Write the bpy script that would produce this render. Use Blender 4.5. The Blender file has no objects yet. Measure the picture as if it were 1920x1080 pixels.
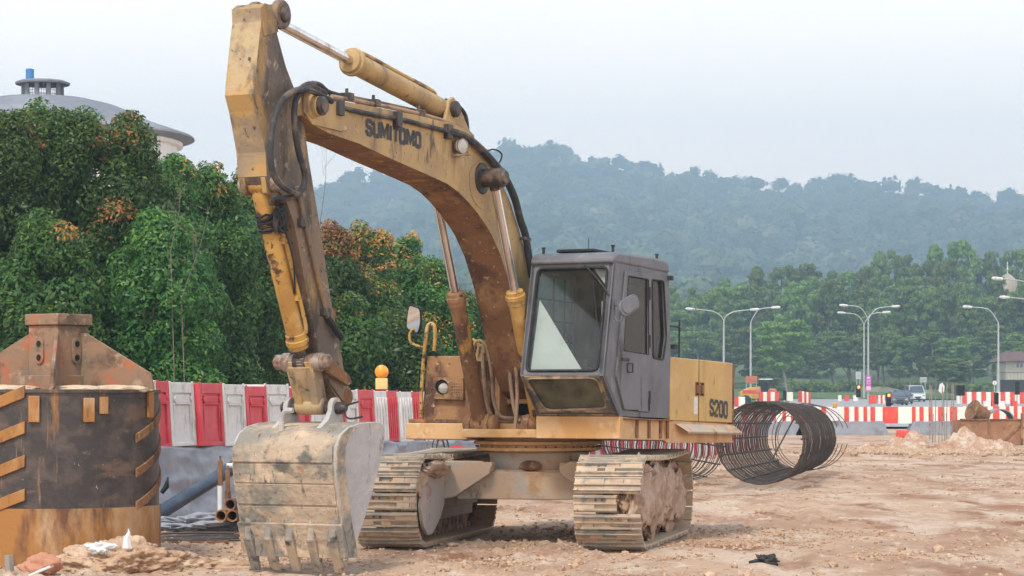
import bpy, math, random
import numpy as np
from mathutils import Vector, Matrix, noise
from mathutils.geometry import tessellate_polygon
R = math.radians
random.seed(7); rng = np.random.default_rng(7)
C = bpy.context.scene.collection
sc = bpy.context.scene

# ------------------------------------------------------------ camera, sky, sun, exposure
cam = bpy.data.objects.new('camera', bpy.data.cameras.new('camera')); C.objects.link(cam)
cam.location = (0, 0, 1.6); cam.rotation_euler = (R(90), 0, 0)
cam.data.lens = 85.5; cam.data.sensor_width = 36
cam.data.shift_y = (746-540)/1920
cam.data.clip_start = 0.5; cam.data.clip_end = 9000
sc.camera = cam
SUN_EL, SUN_AZ = 52, 200          # degrees; azimuth from +Y clockwise (200 = behind the camera, a little to its left)
w = bpy.data.worlds.new('World'); sc.world = w; w.use_nodes = True
nt = w.node_tree; nt.nodes.clear()
wo = nt.nodes.new('ShaderNodeOutputWorld'); bg = nt.nodes.new('ShaderNodeBackground')
sky = nt.nodes.new('ShaderNodeTexSky'); sky.sky_type = 'NISHITA'; sky.sun_disc = False
sky.sun_elevation = R(SUN_EL); sky.sun_rotation = R(SUN_AZ); sky.dust_density = 6; sky.air_density = 1.5
tc = nt.nodes.new('ShaderNodeTexCoord'); sx = nt.nodes.new('ShaderNodeSeparateXYZ'); nt.links.new(tc.outputs['Generated'], sx.inputs[0])
cr = nt.nodes.new('ShaderNodeValToRGB'); nt.links.new(sx.outputs['Z'], cr.inputs[0])
cr.color_ramp.elements[0].position = 0.0; cr.color_ramp.elements[0].color = (24.5, 20.8, 17.7, 1)
cr.color_ramp.elements[1].position = 0.5; cr.color_ramp.elements[1].color = (6.9, 7.6, 9.3, 1)
e = cr.color_ramp.elements.new(0.18); e.color = (20.6, 18.5, 16.8, 1)
cn = nt.nodes.new('ShaderNodeTexNoise'); cn.inputs['Scale'].default_value = 3.5; cn.inputs['Detail'].default_value = 3
mp = nt.nodes.new('ShaderNodeMapping'); mp.inputs['Scale'].default_value = (1, 1, 4)
nt.links.new(tc.outputs['Generated'], mp.inputs[0]); nt.links.new(mp.outputs[0], cn.inputs[0])
mr = nt.nodes.new('ShaderNodeMapRange'); mr.inputs[3].default_value = 0.90; mr.inputs[4].default_value = 1.08
nt.links.new(cn.outputs[0], mr.inputs[0])
vm = nt.nodes.new('ShaderNodeVectorMath'); vm.operation = 'SCALE'
nt.links.new(cr.outputs[0], vm.inputs[0]); nt.links.new(mr.outputs[0], vm.inputs['Scale'])
mx = nt.nodes.new('ShaderNodeMix'); mx.data_type = 'RGBA'; mx.inputs[0].default_value = 0.88
nt.links.new(sky.outputs[0], mx.inputs[6]); nt.links.new(vm.outputs[0], mx.inputs[7])
nt.links.new(mx.outputs[2], bg.inputs[0]); bg.inputs[1].default_value = 0.1; nt.links.new(bg.outputs[0], wo.inputs[0])
sun = bpy.data.objects.new('sun', bpy.data.lights.new('sun', 'SUN')); C.objects.link(sun)
sun.data.energy = 2.8; sun.data.angle = R(12); sun.data.color = (1, .93, .82)
sd = Vector((math.sin(R(SUN_AZ))*math.cos(R(SUN_EL)), math.cos(R(SUN_AZ))*math.cos(R(SUN_EL)), math.sin(R(SUN_EL))))
sun.rotation_euler = sd.to_track_quat('Z', 'Y').to_euler()
sc.view_settings.view_transform = 'Standard'; sc.view_settings.look = 'None'
sc.view_settings.exposure = 0.42; sc.view_settings.gamma = 1

# ------------------------------------------------------------ helpers
F, CX, CY, H = 4560., 960., 746., 1.6
def W(u, v, D): return Vector(((u-CX)/F*D, D, H-(v-CY)/F*D))       # a pixel at a distance -> world point
O = Vector((.30, 27.6, 0)); YAW = -26
TE = Matrix.Translation(O) @ Matrix.Rotation(R(YAW), 4, 'Z')       # the excavator's own frame
TU = Matrix.Rotation(R(-1.3), 4, 'X')                              # upper works, nose slightly up
TG = Matrix.Rotation(R(14), 4, 'Z')                                # undercarriage turned from the upper works
def sol(u, v, ax, val, T=None):
    M = (TE @ (TU if T is None else T)).inverted()
    lo = M @ Vector((0, 0, H)); ld = M.to_3x3() @ Vector(((u-CX)/F, 1, -(v-CY)/F))
    return lo + ld*((val-lo[ax])/ld[ax])
def S(u, v, s, T=None): return sol(u, v, 0, s, T)
def FP(u, v, f, T=None): return sol(u, v, 1, -f, T)
def L3(s, f, z): return Vector((s, -f, z))

def tag(o, label=None, cat=None, group=None, kind=None):
    for k, x in (('label', label), ('category', cat), ('group', group), ('kind', kind)):
        if x: o[k] = x
    return o
def empty(name, loc, rz=0, **k):
    o = bpy.data.objects.new(name, None); C.objects.link(o); o.location = loc; o.rotation_euler = (0, 0, rz); o.empty_display_size = .3
    return tag(o, **k)
def link_mesh(name, me, mats, parent=None, **k):
    o = bpy.data.objects.new(name, me); C.objects.link(o)
    for m in (mats if isinstance(mats, (list, tuple)) else [mats]): me.materials.append(m)
    if parent: o.parent = parent
    return tag(o, **k)

SPLITN = {'frame_leg', 'wear_pad', 'boom_cylinder_pin', 'pipe_clamp', 'side_plate', 'cylinder_foot', 'arm_ear', 'cylinder_bracket', 'guide_link', 'roller', 'tip_plate', 'pivot_pin', 'roof_stud', 'hinge', 'windscreen_pillar', 'skirt_rib', 'wiper', 'control_console', 'side_stripe', 'stiffener', 'post', 'window_guard', 'lantern_post', 'side_plate', 'bracing', 'socket_boss', 'step_tread', 'frame', 'skirt', 'engine_bay', 'handrail', 'latch'}
class MB:
    def __init__(s, T=None): s.v = []; s.f = []; s.m = []; s.T = T; s.mi = 0
    def add(s, vs, fs, mi=None):
        b = len(s.v)
        s.v += [tuple(s.T @ Vector(p)) if s.T else tuple(p) for p in vs]
        s.f += [tuple(b+i for i in q) for q in fs]; s.m += [s.mi if mi is None else mi]*len(fs); return s
    def box(s, c, d, rot=None, mi=None):
        c = Vector(c); vs = []
        for x in (-.5, .5):
            for y in (-.5, .5):
                for z in (-.5, .5):
                    p = Vector((x*d[0], y*d[1], z*d[2]))
                    vs.append(c + (rot @ p if rot else p))
        return s.add(vs, [(0,1,3,2),(4,6,7,5),(0,4,5,1),(2,3,7,6),(0,2,6,4),(1,5,7,3)], mi)
    def bb(s, a, b, mi=None):
        a, b = Vector(a), Vector(b); return s.box((a+b)/2, [abs(x) for x in (b-a)], None, mi)
    def hexa(s, lo, hi, mi=None):      # two matching polygons joined
        n = len(lo)
        return s.add(list(lo)+list(hi), [tuple(range(n))[::-1], tuple(range(n, 2*n))]+[(i, (i+1) % n, n+(i+1) % n, n+i) for i in range(n)], mi)
    def prism(s, pts, vec, holes=(), mi=None):   # planar polygon (3d) with holes, thickened along vec
        loops = [[Vector(p) for p in pts]]+[[Vector(p) for p in h] for h in holes]
        vec = Vector(vec); flat = [p for l in loops for p in l]; n = len(flat)
        tris = tessellate_polygon(loops)
        fs = [tuple(t) for t in tris]+[tuple(i+n for i in t)[::-1] for t in tris]; b = 0
        for l in loops:
            k = len(l)
            fs += [(b+i, b+(i+1) % k, n+b+(i+1) % k, n+b+i) for i in range(k)]; b += k
        return s.add(flat+[p+vec for p in flat], fs, mi)
    def tube(s, pts, r, n=8, closed=False, cap=True, mi=None):
        pts = [Vector(p) for p in pts]; k = len(pts); rr = r if isinstance(r, (list, tuple)) else [r]*k
        vs = []; up = None
        for i, p in enumerate(pts):
            a = pts[(i-1) % k] if (i > 0 or closed) else p; b = pts[(i+1) % k] if (i < k-1 or closed) else p
            t = (b-a).normalized()
            if up is None: up = t.orthogonal().normalized()
            up = (up-t*up.dot(t)); up = up.normalized() if up.length > 1e-6 else t.orthogonal().normalized()
            q = t.cross(up)
            vs += [p+(up*math.cos(2*math.pi*j/n)+q*math.sin(2*math.pi*j/n))*rr[i] for j in range(n)]
        fs = []
        for i in range(k if closed else k-1):
            a = i*n; b = ((i+1) % k)*n
            fs += [(a+j, a+(j+1) % n, b+(j+1) % n, b+j) for j in range(n)]
        if cap and not closed: fs += [tuple(range(n))[::-1], tuple(range((k-1)*n, k*n))]
        return s.add(vs, fs, mi)
    def cyl(s, a, b, r, n=20, r2=None, mi=None): return s.tube([a, b], [r, r if r2 is None else r2], n, mi=mi)
    def lathe(s, c, axis, prof, n=24, mi=None):   # prof: (distance along axis, radius)
        ax = Vector(axis).normalized(); return s.tube2([Vector(c)+ax*d for d, _ in prof], [x for _, x in prof], ax, n, mi)
    def tube2(s, pts, rr, ax, n, mi):
        up = ax.orthogonal().normalized(); q = ax.cross(up); vs = []
        for p, r in zip(pts, rr): vs += [p+(up*math.cos(2*math.pi*j/n)+q*math.sin(2*math.pi*j/n))*r for j in range(n)]
        k = len(pts); fs = [(i*n+j, i*n+(j+1) % n, (i+1)*n+(j+1) % n, (i+1)*n+j) for i in range(k-1) for j in range(n)]
        return s.add(vs, fs+[tuple(range(n))[::-1], tuple(range((k-1)*n, k*n))], mi)
    def ell(s, c, r, n=12, m=8, mi=None, jit=0):
        vs = [Vector(c)+Vector((0, 0, -r[2]))]
        for i in range(1, m):
            a = math.pi*i/m
            for j in range(n):
                b = 2*math.pi*j/n; k = 1+jit*(random.random()-.5)
                vs.append(Vector(c)+Vector((r[0]*math.sin(a)*math.cos(b), r[1]*math.sin(a)*math.sin(b), -r[2]*math.cos(a)))*k if not jit else
                          Vector(c)+Vector((r[0]*math.sin(a)*math.cos(b)*k, r[1]*math.sin(a)*math.sin(b)*k, -r[2]*math.cos(a)*k)))
        vs.append(Vector(c)+Vector((0, 0, r[2]))); fs = []
        for j in range(n): fs.append((0, 1+(j+1) % n, 1+j)); fs.append((len(vs)-1, 1+(m-2)*n+j, 1+(m-2)*n+(j+1) % n))
        for i in range(m-2):
            for j in range(n): fs.append((1+i*n+j, 1+i*n+(j+1) % n, 1+(i+1)*n+(j+1) % n, 1+(i+1)*n+j))
        return s.add(vs, fs, mi)
    def mesh(s, name, smooth=35, rec=True):
        me = bpy.data.meshes.new(name); me.from_pydata(s.v, [], s.f); me.validate()
        if len(me.polygons) == len(s.m): me.polygons.foreach_set('material_index', s.m)
        if rec:
            import bmesh
            bm = bmesh.new(); bm.from_mesh(me); bmesh.ops.recalc_face_normals(bm, faces=bm.faces); bm.to_mesh(me); bm.free()
        if smooth:
            me.polygons.foreach_set('use_smooth', [True]*len(me.polygons)); me.set_sharp_from_angle(angle=R(smooth))
        return me
    def islands(s):
        par = list(range(len(s.v)))
        def f(i):
            while par[i] != i: par[i] = par[par[i]]; i = par[i]
            return i
        for q in s.f:
            for a in q[1:]: par[f(a)] = f(q[0])
        g = {}
        for q, m in zip(s.f, s.m): g.setdefault(f(q[0]), []).append((q, m))
        out = []
        for fs in g.values():
            vs = sorted({i for q, _ in fs for i in q}); P = [s.v[i] for i in vs]
            out.append([[min(p[k] for p in P)-.004 for k in range(3)], [max(p[k] for p in P)+.004 for k in range(3)], fs])
        ch = True
        while ch:
            ch = False
            for i in range(len(out)):
                for j in range(i+1, len(out)):
                    A, B = out[i], out[j]
                    if all(A[0][k] <= B[1][k] and B[0][k] <= A[1][k] for k in range(3)):
                        out[i] = [[min(A[0][k], B[0][k]) for k in range(3)], [max(A[1][k], B[1][k]) for k in range(3)], A[2]+B[2]]; out.pop(j); ch = True; break
                if ch: break
        res = []
        for _, _, fs in out:
            m = MB(); vs = sorted({i for q, _ in fs for i in q}); mp = {v: i for i, v in enumerate(vs)}
            m.v = [s.v[i] for i in vs]; m.f = [tuple(mp[i] for i in q) for q, _ in fs]; m.m = [x for _, x in fs]; res.append(m)
        return res
    def build(s, name, mats, parent=None, bevel=0, smooth=35, rec=True, **k):
        if name in SPLITN:
            r = s.islands()
            if len(r) > 1:
                o = [m.build1(name, mats, parent, bevel, smooth, rec, **k) for m in r]; return o[0]
        return s.build1(name, mats, parent, bevel, smooth, rec, **k)
    def build1(s, name, mats, parent=None, bevel=0, smooth=35, rec=True, **k):
        o = link_mesh(name, s.mesh(name, smooth, rec), mats, parent, **k)
        if bevel:
            b = o.modifiers.new('b', 'BEVEL'); b.width = bevel; b.segments = 2; b.limit_method = 'ANGLE'; b.angle_limit = R(40)
        return o
def fast_mesh(name, v, quads, mat_idx=None, smooth=False, n=4):
    me = bpy.data.meshes.new(name); v = np.asarray(v, np.float32); q = np.asarray(quads, np.int32)
    me.vertices.add(len(v)); me.vertices.foreach_set('co', v.ravel())
    me.loops.add(q.size); me.loops.foreach_set('vertex_index', q.ravel())
    me.polygons.add(len(q)); me.polygons.foreach_set('loop_start', np.arange(len(q), dtype=np.int32)*n)
    me.polygons.foreach_set('loop_total', np.full(len(q), n, np.int32))
    if mat_idx is not None: me.polygons.foreach_set('material_index', np.asarray(mat_idx, np.int32))
    me.polygons.foreach_set('use_smooth', np.full(len(q), smooth)); me.update(calc_edges=True); return me
def vnoise(x, y, seed=0):                     # value noise on numpy arrays
    xi = np.floor(x).astype(np.int64); yi = np.floor(y).astype(np.int64); xf = x-xi; yf = y-yi
    def h(a, b):
        n = (a*374761393+b*668265263+seed*974711) & 0x7fffffff
        n = (n ^ (n >> 13))*1274126177 & 0x7fffffff
        return ((n ^ (n >> 16)) & 0xffff)/65535.
    u = xf*xf*(3-2*xf); v = yf*yf*(3-2*yf)
    return (h(xi, yi)*(1-u)+h(xi+1, yi)*u)*(1-v)+(h(xi, yi+1)*(1-u)+h(xi+1, yi+1)*u)*v-.5
def fbm(x, y, o=4, seed=0):
    r = 0
    for i in range(o): r = r+vnoise(x*2**i+i*17.3, y*2**i-i*9.1, seed+i)/2**i
    return r

# ------------------------------------------------------------ materials
def nodes(name):
    m = bpy.data.materials.new(name); m.use_nodes = True; n = m.node_tree; n.nodes.clear(); return m, n
def col(c): return (c[0], c[1], c[2], 1)
def mat(name, base, layers=(), rough=.75, metal=0, bump=None, spec=.3, island=0, coat=0):
    """layers: (colour, noise scale, lo, hi, stretch) laid over the base by noise patches"""
    m, n = nodes(name); N = n.nodes.new; L = n.links.new
    out = N('ShaderNodeOutputMaterial'); p = N('ShaderNodeBsdfPrincipled'); L(p.outputs[0], out.inputs[0])
    p.inputs['Roughness'].default_value = rough; p.inputs['Metallic'].default_value = metal
    p.inputs['Specular IOR Level'].default_value = spec
    if coat: p.inputs['Coat Weight'].default_value = coat
    t = N('ShaderNodeTexCoord'); cur = None
    for i, ly in enumerate(layers):
        c, scl, lo, hi = ly[:4]; st = ly[4] if len(ly) > 4 else (1, 1, 1)
        mp = N('ShaderNodeMapping'); mp.inputs['Scale'].default_value = st; mp.inputs['Location'].default_value = (i*3.7, i*1.3, i*5.1)
        L(t.outputs['Object'], mp.inputs[0])
        nz = N('ShaderNodeTexNoise'); nz.inputs['Scale'].default_value = scl; nz.inputs['Detail'].default_value = 7; nz.inputs['Roughness'].default_value = .62
        L(mp.outputs[0], nz.inputs[0])
        r = N('ShaderNodeMapRange'); r.inputs[1].default_value = lo; r.inputs[2].default_value = hi; L(nz.outputs[0], r.inputs[0])
        x = N('ShaderNodeMix'); x.data_type = 'RGBA'; L(r.outputs[0], x.inputs[0])
        if cur is None: x.inputs[6].default_value = col(base)
        else: L(cur, x.inputs[6])
        x.inputs[7].default_value = col(c); cur = x.outputs[2]
    if island:
        g = N('ShaderNodeNewGeometry'); r = N('ShaderNodeMapRange'); r.inputs[3].default_value = 1-island; r.inputs[4].default_value = 1+island
        L(g.outputs['Random Per Island'], r.inputs[0]); v = N('ShaderNodeVectorMath'); v.operation = 'SCALE'
        if cur is None:
            rgb = N('ShaderNodeRGB'); rgb.outputs[0].default_value = col(base); cur = rgb.outputs[0]
        L(cur, v.inputs[0]); L(r.outputs[0], v.inputs['Scale']); cur = v.outputs[0]
    if cur is None: p.inputs['Base Color'].default_value = col(base)
    else: L(cur, p.inputs['Base Color'])
    if bump:
        nz = N('ShaderNodeTexNoise'); nz.inputs['Scale'].default_value = bump[0]; nz.inputs['Detail'].default_value = 6; L(t.outputs['Object'], nz.inputs[0])
        b = N('ShaderNodeBump'); b.inputs['Distance'].default_value = bump[1]; b.inputs['Strength'].default_value = 1 if len(bump) < 3 else bump[2]
        L(nz.outputs[0], b.inputs['Height']); L(b.outputs[0], p.inputs['Normal'])
    return m
def leafmat(name, cols, trans=.35, rough=.45):
    m, n = nodes(name); N = n.nodes.new; L = n.links.new
    out = N('ShaderNodeOutputMaterial'); g = N('ShaderNodeNewGeometry'); r = N('ShaderNodeValToRGB'); L(g.outputs['Random Per Island'], r.inputs[0])
    el = r.color_ramp.elements; el[0].color = col(cols[0]); el[1].color = col(cols[-1]); el[1].position = 1
    for i, c in enumerate(cols[1:-1]): e = el.new((i+1)/(len(cols)-1)); e.color = col(c)
    oi = N('ShaderNodeObjectInfo'); hv = N('ShaderNodeHueSaturation'); L(r.outputs[0], hv.inputs['Color'])
    a = N('ShaderNodeMapRange'); a.inputs[3].default_value = .72; a.inputs[4].default_value = 1.4; L(oi.outputs['Random'], a.inputs[0]); L(a.outputs[0], hv.inputs['Value'])
    a2 = N('ShaderNodeMapRange'); a2.inputs[3].default_value = .485; a2.inputs[4].default_value = .525; L(oi.outputs['Random'], a2.inputs[0]); L(a2.outputs[0], hv.inputs['Hue'])
    p = N('ShaderNodeBsdfPrincipled'); p.inputs['Roughness'].default_value = rough; p.inputs['Specular IOR Level'].default_value = .25
    tr = N('ShaderNodeBsdfTranslucent'); L(hv.outputs[0], p.inputs['Base Color']); L(hv.outputs[0], tr.inputs[0])
    x = N('ShaderNodeMixShader'); x.inputs[0].default_value = trans; L(p.outputs[0], x.inputs[1]); L(tr.outputs[0], x.inputs[2]); L(x.outputs[0], out.inputs[0])
    return m
def glassmat(name, tint, film, k, rough=.05):    # clear pane: part see-through, part dusty film, with a gloss
    m, n = nodes(name); N = n.nodes.new; L = n.links.new
    out = N('ShaderNodeOutputMaterial'); t = N('ShaderNodeBsdfTransparent'); t.inputs[0].default_value = col(tint)
    d = N('ShaderNodeBsdfDiffuse'); d.inputs[0].default_value = col(film); gl = N('ShaderNodeBsdfGlossy'); gl.inputs['Roughness'].default_value = rough
    tc = N('ShaderNodeTexCoord'); nz = N('ShaderNodeTexNoise'); nz.inputs['Scale'].default_value = 4; nz.inputs['Detail'].default_value = 8; L(tc.outputs['Object'], nz.inputs[0])
    r = N('ShaderNodeMapRange'); r.inputs[1].default_value = .35; r.inputs[2].default_value = .75; r.inputs[3].default_value = k*.6; r.inputs[4].default_value = min(1, k*1.5); L(nz.outputs[0], r.inputs[0])
    a = N('ShaderNodeMixShader'); L(r.outputs[0], a.inputs[0]); L(t.outputs[0], a.inputs[1]); L(d.outputs[0], a.inputs[2])
    lw = N('ShaderNodeLayerWeight'); lw.inputs[0].default_value = .15
    rr = N('ShaderNodeMapRange'); rr.inputs[3].default_value = .03; rr.inputs[4].default_value = .45; L(lw.outputs['Fresnel'], rr.inputs[0])
    b = N('ShaderNodeMixShader'); L(rr.outputs[0], b.inputs[0]); L(a.outputs[0], b.inputs[1]); L(gl.outputs[0], b.inputs[2]); L(b.outputs[0], out.inputs[0]); return m
def emis(name, c, s):
    m, n = nodes(name); o = n.nodes.new('ShaderNodeOutputMaterial'); e = n.nodes.new('ShaderNodeEmission'); e.inputs[0].default_value = col(c); e.inputs[1].default_value = s
    n.links.new(e.outputs[0], o.inputs[0]); return m

MUD = (.46, .33, .235); TAN = (.42, .29, .16); RUST = (.15, .063, .026); ORNG = (.42, .20, .06); GREY = (.22, .215, .21); DARK = (.03, .027, .025)
M = {}
M['yellow'] = mat('yellow_paint', (.42, .285, .125), [((.30, .205, .11), 1.8, .42, .62), ((.52, .36, .16), 1.2, .52, .68), ((.17, .115, .075), 3.2, .54, .68, (1, 1, .3)), ((.10, .07, .05), 7, .60, .70, (1, 1, .25)), ((.07, .05, .04), 24, .63, .70), ((.55, .43, .29), 9, .62, .74)], .62, 0, (40, .003))
M['yellow_deep'] = mat('yellow_cylinder_paint', (.43, .25, .065), [((.34, .18, .05), 3, .45, .60), ((.07, .042, .028), 5, .55, .61), ((.50, .35, .16), 3, .56, .70), ((.06, .04, .03), 14, .60, .66)], .6, 0, (45, .003))
M['panel'] = mat('engine_door_paint', (.50, .315, .105), [((.42, .265, .115), 1.1, .42, .62), ((.56, .38, .15), 2.4, .54, .68), ((.27, .16, .07), 2.6, .58, .74, (1, 1, .15)), ((.14, .09, .05), 7, .63, .72, (1, 1, .4)), ((.12, .07, .04), 30, .66, .72)], .5, 0, (7, .006))
M['deck'] = mat('deck_paint', (.55, .34, .17), [((.46, .25, .09), 1.7, .45, .62), ((.33, .15, .06), 4, .58, .72), ((.60, .46, .30), 6, .58, .72)], .68, 0, (40, .002))
M['rust'] = mat('rusty_steel', (.205, .108, .056), [((.32, .18, .09), 1.6, .50, .62), ((.10, .055, .038), 3, .50, .62, (1, 1, .6)), ((.44, .25, .06), 3.2, .61, .69, (1, 1, .4)), ((.40, .30, .22), 18, .60, .69), ((.05, .035, .028), 9, .63, .70)], .85, 0, (50, .004), .15)
M['arm'] = mat('worn_arm_steel', (.19, .135, .09), [((.11, .085, .07), 1.5, .42, .56), ((.33, .20, .075), 1.9, .55, .65, (1, 1, .5)), ((.05, .04, .033), 3.2, .53, .64, (1, 1, .3)), ((.36, .30, .24), 8, .58, .70), ((.04, .033, .03), 16, .60, .68)], .62, 0, (30, .005))
M['armfront'] = mat('arm_front_plate_paint', (.39, .295, .17), [((.25, .19, .125), 2.0, .44, .56), ((.40, .25, .09), 1.2, .54, .64), ((.12, .085, .06), 3.4, .55, .66, (1, 1, .5)), ((.055, .042, .035), 14, .61, .68)], .62, 0, (30, .004))
M['cab'] = mat('grey_cab_paint', (.138, .142, .158), [((.10, .102, .115), 1.6, .42, .62), ((.20, .20, .215), 4, .56, .72, (1, 1, .35)), ((.04, .038, .038), 5, .60, .70, (1, 1, .25)), ((.28, .22, .17), 16, .64, .73)], .5, 0, (9, .004))
M['cablow'] = mat('mud_stained_cab_base', (.38, .27, .17), [((.1, .1, .085), 3.5, .46, .6), ((.45, .32, .2), 6, .5, .66), ((.05, .05, .045), 14, .6, .68)], .7, 0, (40, .003))
M['cabin'] = mat('cab_interior_lining', (.055, .047, .04), [((.10, .085, .07), 4, .5, .7)], .85)
M['seat'] = mat('seat_vinyl', (.02, .02, .022), [], .6)
M['rubber'] = mat('black_rubber', (.018, .018, .02), [((.07, .055, .045), 9, .55, .7)], .6, 0, (60, .001))
M['hose'] = mat('dusty_hose', (.035, .035, .038), [((.16, .12, .09), 5, .5, .68)], .7)
M['hosetan'] = mat('mud_coated_hose', (.33, .23, .16), [((.15, .1, .07), 6, .5, .65)], .8)
M['chrome'] = mat('polished_rod', (.72, .70, .70), [((.45, .38, .34), 6, .5, .7, (1, 1, .2))], .16, 1)
M['grease'] = mat('greasy_steel', (.035, .03, .028), [((.14, .09, .06), 7, .52, .66)], .45, 0, (50, .002), .4)
M['pin'] = mat('worn_pin_steel', (.33, .28, .24), [((.16, .085, .05), 6, .46, .6), ((.5, .46, .42), 9, .58, .7)], .45, .5, (40, .002))
M['lens'] = mat('lamp_lens', (.34, .33, .30), [((.18, .16, .13), 9, .48, .6), ((.5, .48, .44), 6, .56, .66)], .12, 0, None, .6, coat=.6)
M['bucket'] = mat('muddy_bucket_steel', (.38, .30, .22), [((.215, .20, .17), 1.3, .46, .57, (1, 1, 1.8)), ((.49, .38, .275), 2.6, .52, .61), ((.12, .115, .10), 2.4, .545, .63, (1.2, 1, 1.3)), ((.33, .21, .13), 5, .60, .70), ((.075, .07, .06), 9, .61, .68, (2, 1, .5))], .85, 0, (12, .026))
M['bucketside'] = mat('dusty_bucket_side', (.40, .385, .38), [((.34, .33, .325), 2.5, .42, .6), ((.47, .41, .36), 3, .54, .68), ((.22, .18, .155), 9, .60, .70, (1, 1, .6)), ((.50, .40, .32), 1.2, .54, .62)], .88, 0, (12, .012))
M['tooth'] = mat('tooth_steel', (.22, .205, .185), [((.38, .30, .22), 3, .45, .56), ((.07, .065, .06), 8, .56, .66)], .6, .2, (30, .004))
M['shoe'] = mat('track_shoe_steel', (.44, .325, .22), [((.24, .225, .20), 3.0, .50, .58), ((.50, .385, .27), 5, .52, .62), ((.36, .20, .095), 2.4, .55, .66), ((.09, .08, .07), 10, .62, .70)], .72, 0, (26, .006))
M['grouser'] = mat('grouser_steel', (.36, .31, .25), [((.22, .22, .21), 3.0, .50, .58), ((.50, .39, .28), 5, .54, .62), ((.36, .21, .10), 2.4, .56, .66), ((.09, .08, .07), 9, .64, .7)], .65, .1, (26, .006))
M['link'] = mat('rusty_track_link', (.27, .15, .08), [((.1, .05, .03), 7, .5, .62)], .7, .2, (40, .003))
M['mud'] = mat('dried_mud', (.40, .29, .215), [((.29, .19, .13), 3, .45, .62), ((.47, .36, .28), 7, .5, .66)], .95, 0, (12, .03), .1)
M['under'] = mat('undercarriage_steel', (.44, .32, .22), [((.34, .31, .27), 2.2, .48, .62), ((.35, .21, .11), 3.4, .55, .66), ((.12, .1, .085), 5, .6, .7, (1, 1, .5))], .78, 0, (35, .004))
M['black'] = mat('deep_black', (.012, .011, .01), [], .8)
M['letter'] = mat('faded_letter_paint', (.05, .05, .055), [((.36, .25, .12), 22, .64, .70), ((.12, .10, .08), 5, .55, .68)], .7)
M['white'] = mat('white_sheet_and_reflection', (.62, .63, .65), [((.5, .5, .52), 3, .5, .7)], .5)
M['sticker'] = mat('paper_sticker', (.62, .60, .56), [((.25, .24, .23), 45, .6, .66)], .6)
M['mirror'] = mat('mirror_glass', (.75, .77, .78), [], .03, 1)
M['glass'] = glassmat('dusty_windscreen', (.86, .9, .88), (.30, .29, .26), .045)
M['glassdark'] = glassmat('dark_side_glass', (.42, .40, .37), (.10, .09, .08), .22)
M['glassdirty'] = glassmat('mud_splashed_glass', (.30, .31, .25), (.20, .19, .13), .5)
M['teal'] = glassmat('teal_tinted_glass', (.5, .78, .75), (.26, .50, .50), .68)

# ------------------------------------------------------------ ground
HP = np.array([[-9e9, 0], [118, 0], [200, .25], [262, .70], [290, 1.1], [325, 1.9], [420, 5], [600, 12], [700, 16], [9e9, 16]])
def hbase(y): return np.interp(y, HP[:, 0], HP[:, 1])
def ground_z(x, y):
    x = np.asarray(x, float); y = np.asarray(y, float)
    k = np.clip((75-y)/50, .12, 1)
    z = fbm(x*.22, y*.16, 3, 1)*.10*k
    z = z+fbm(x*1.6, y*1.1, 4, 5)*.045*k
    rough = np.clip(fbm(x*.5+7, y*.35, 3, 9)*3.0+.45, 0.1, 1.3)
    z = z+fbm(x*6, y*5, 4, 20)*.026*rough*k
    z = z+np.maximum(fbm(x*13, y*11, 2, 31)-.15, 0)*.10*np.clip(rough-.3, 0, 1)*k
    # ruts left by vehicles, running away to the right
    q = x-(y-27)*.12
    for q0 in (3.1, 4.7, 5.9, 7.4): z = z-(.045*np.exp(-((q-q0)/.15)**2)-.02*np.exp(-((np.abs(q-q0)-.28)/.10)**2))*k*np.clip(.6+2*fbm(x*.3, y*.1, 2, 44), 0, 1)
    for xo in (-1.27, 1.135):      # crawler prints behind and in front of the machine
        c_ = .30+xo*.978+(y-27.6+xo*.208)*.2126; ins = np.abs(x-c_) < .36; z = z+np.where(ins & (y > 29.5) & (y < 52), .022*np.sign(np.sin(y*2*np.pi/.21))-.03, 0)*k
    # flat where the machine and the things stand
    near = np.clip((20.5-y)/2, 0, 1)
    z = z*(1-near*.4)
    return z+hbase(y)-.02
def gz(x, y): return float(ground_z(x, y))
ys = [-60., -20., 0., 8., 14.]; y = 17.
while y < 2340:
    ys.append(y); y += max(.030, y*y*6.0e-5) if y < 150 else y*.03
ys = np.array(ys); nx = 620; tt = np.linspace(-1, 1, nx)
half = np.where(ys < 16, 30, .235*np.maximum(ys, 16)+1.5)
X = tt[None, :]*half[:, None]; Y = np.repeat(ys[:, None], nx, 1)
X[:, 0] = -1000; X[:, -1] = 1000; X[:, 1] = np.minimum(X[:, 1], -560); X[:, -2] = np.maximum(X[:, -2], 560)
Z = ground_z(X, Y)
idx = np.arange(len(ys)*nx).reshape(len(ys), nx)
q = np.stack([idx[:-1, :-1], idx[:-1, 1:], idx[1:, 1:], idx[1:, :-1]], -1).reshape(-1, 4)
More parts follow.
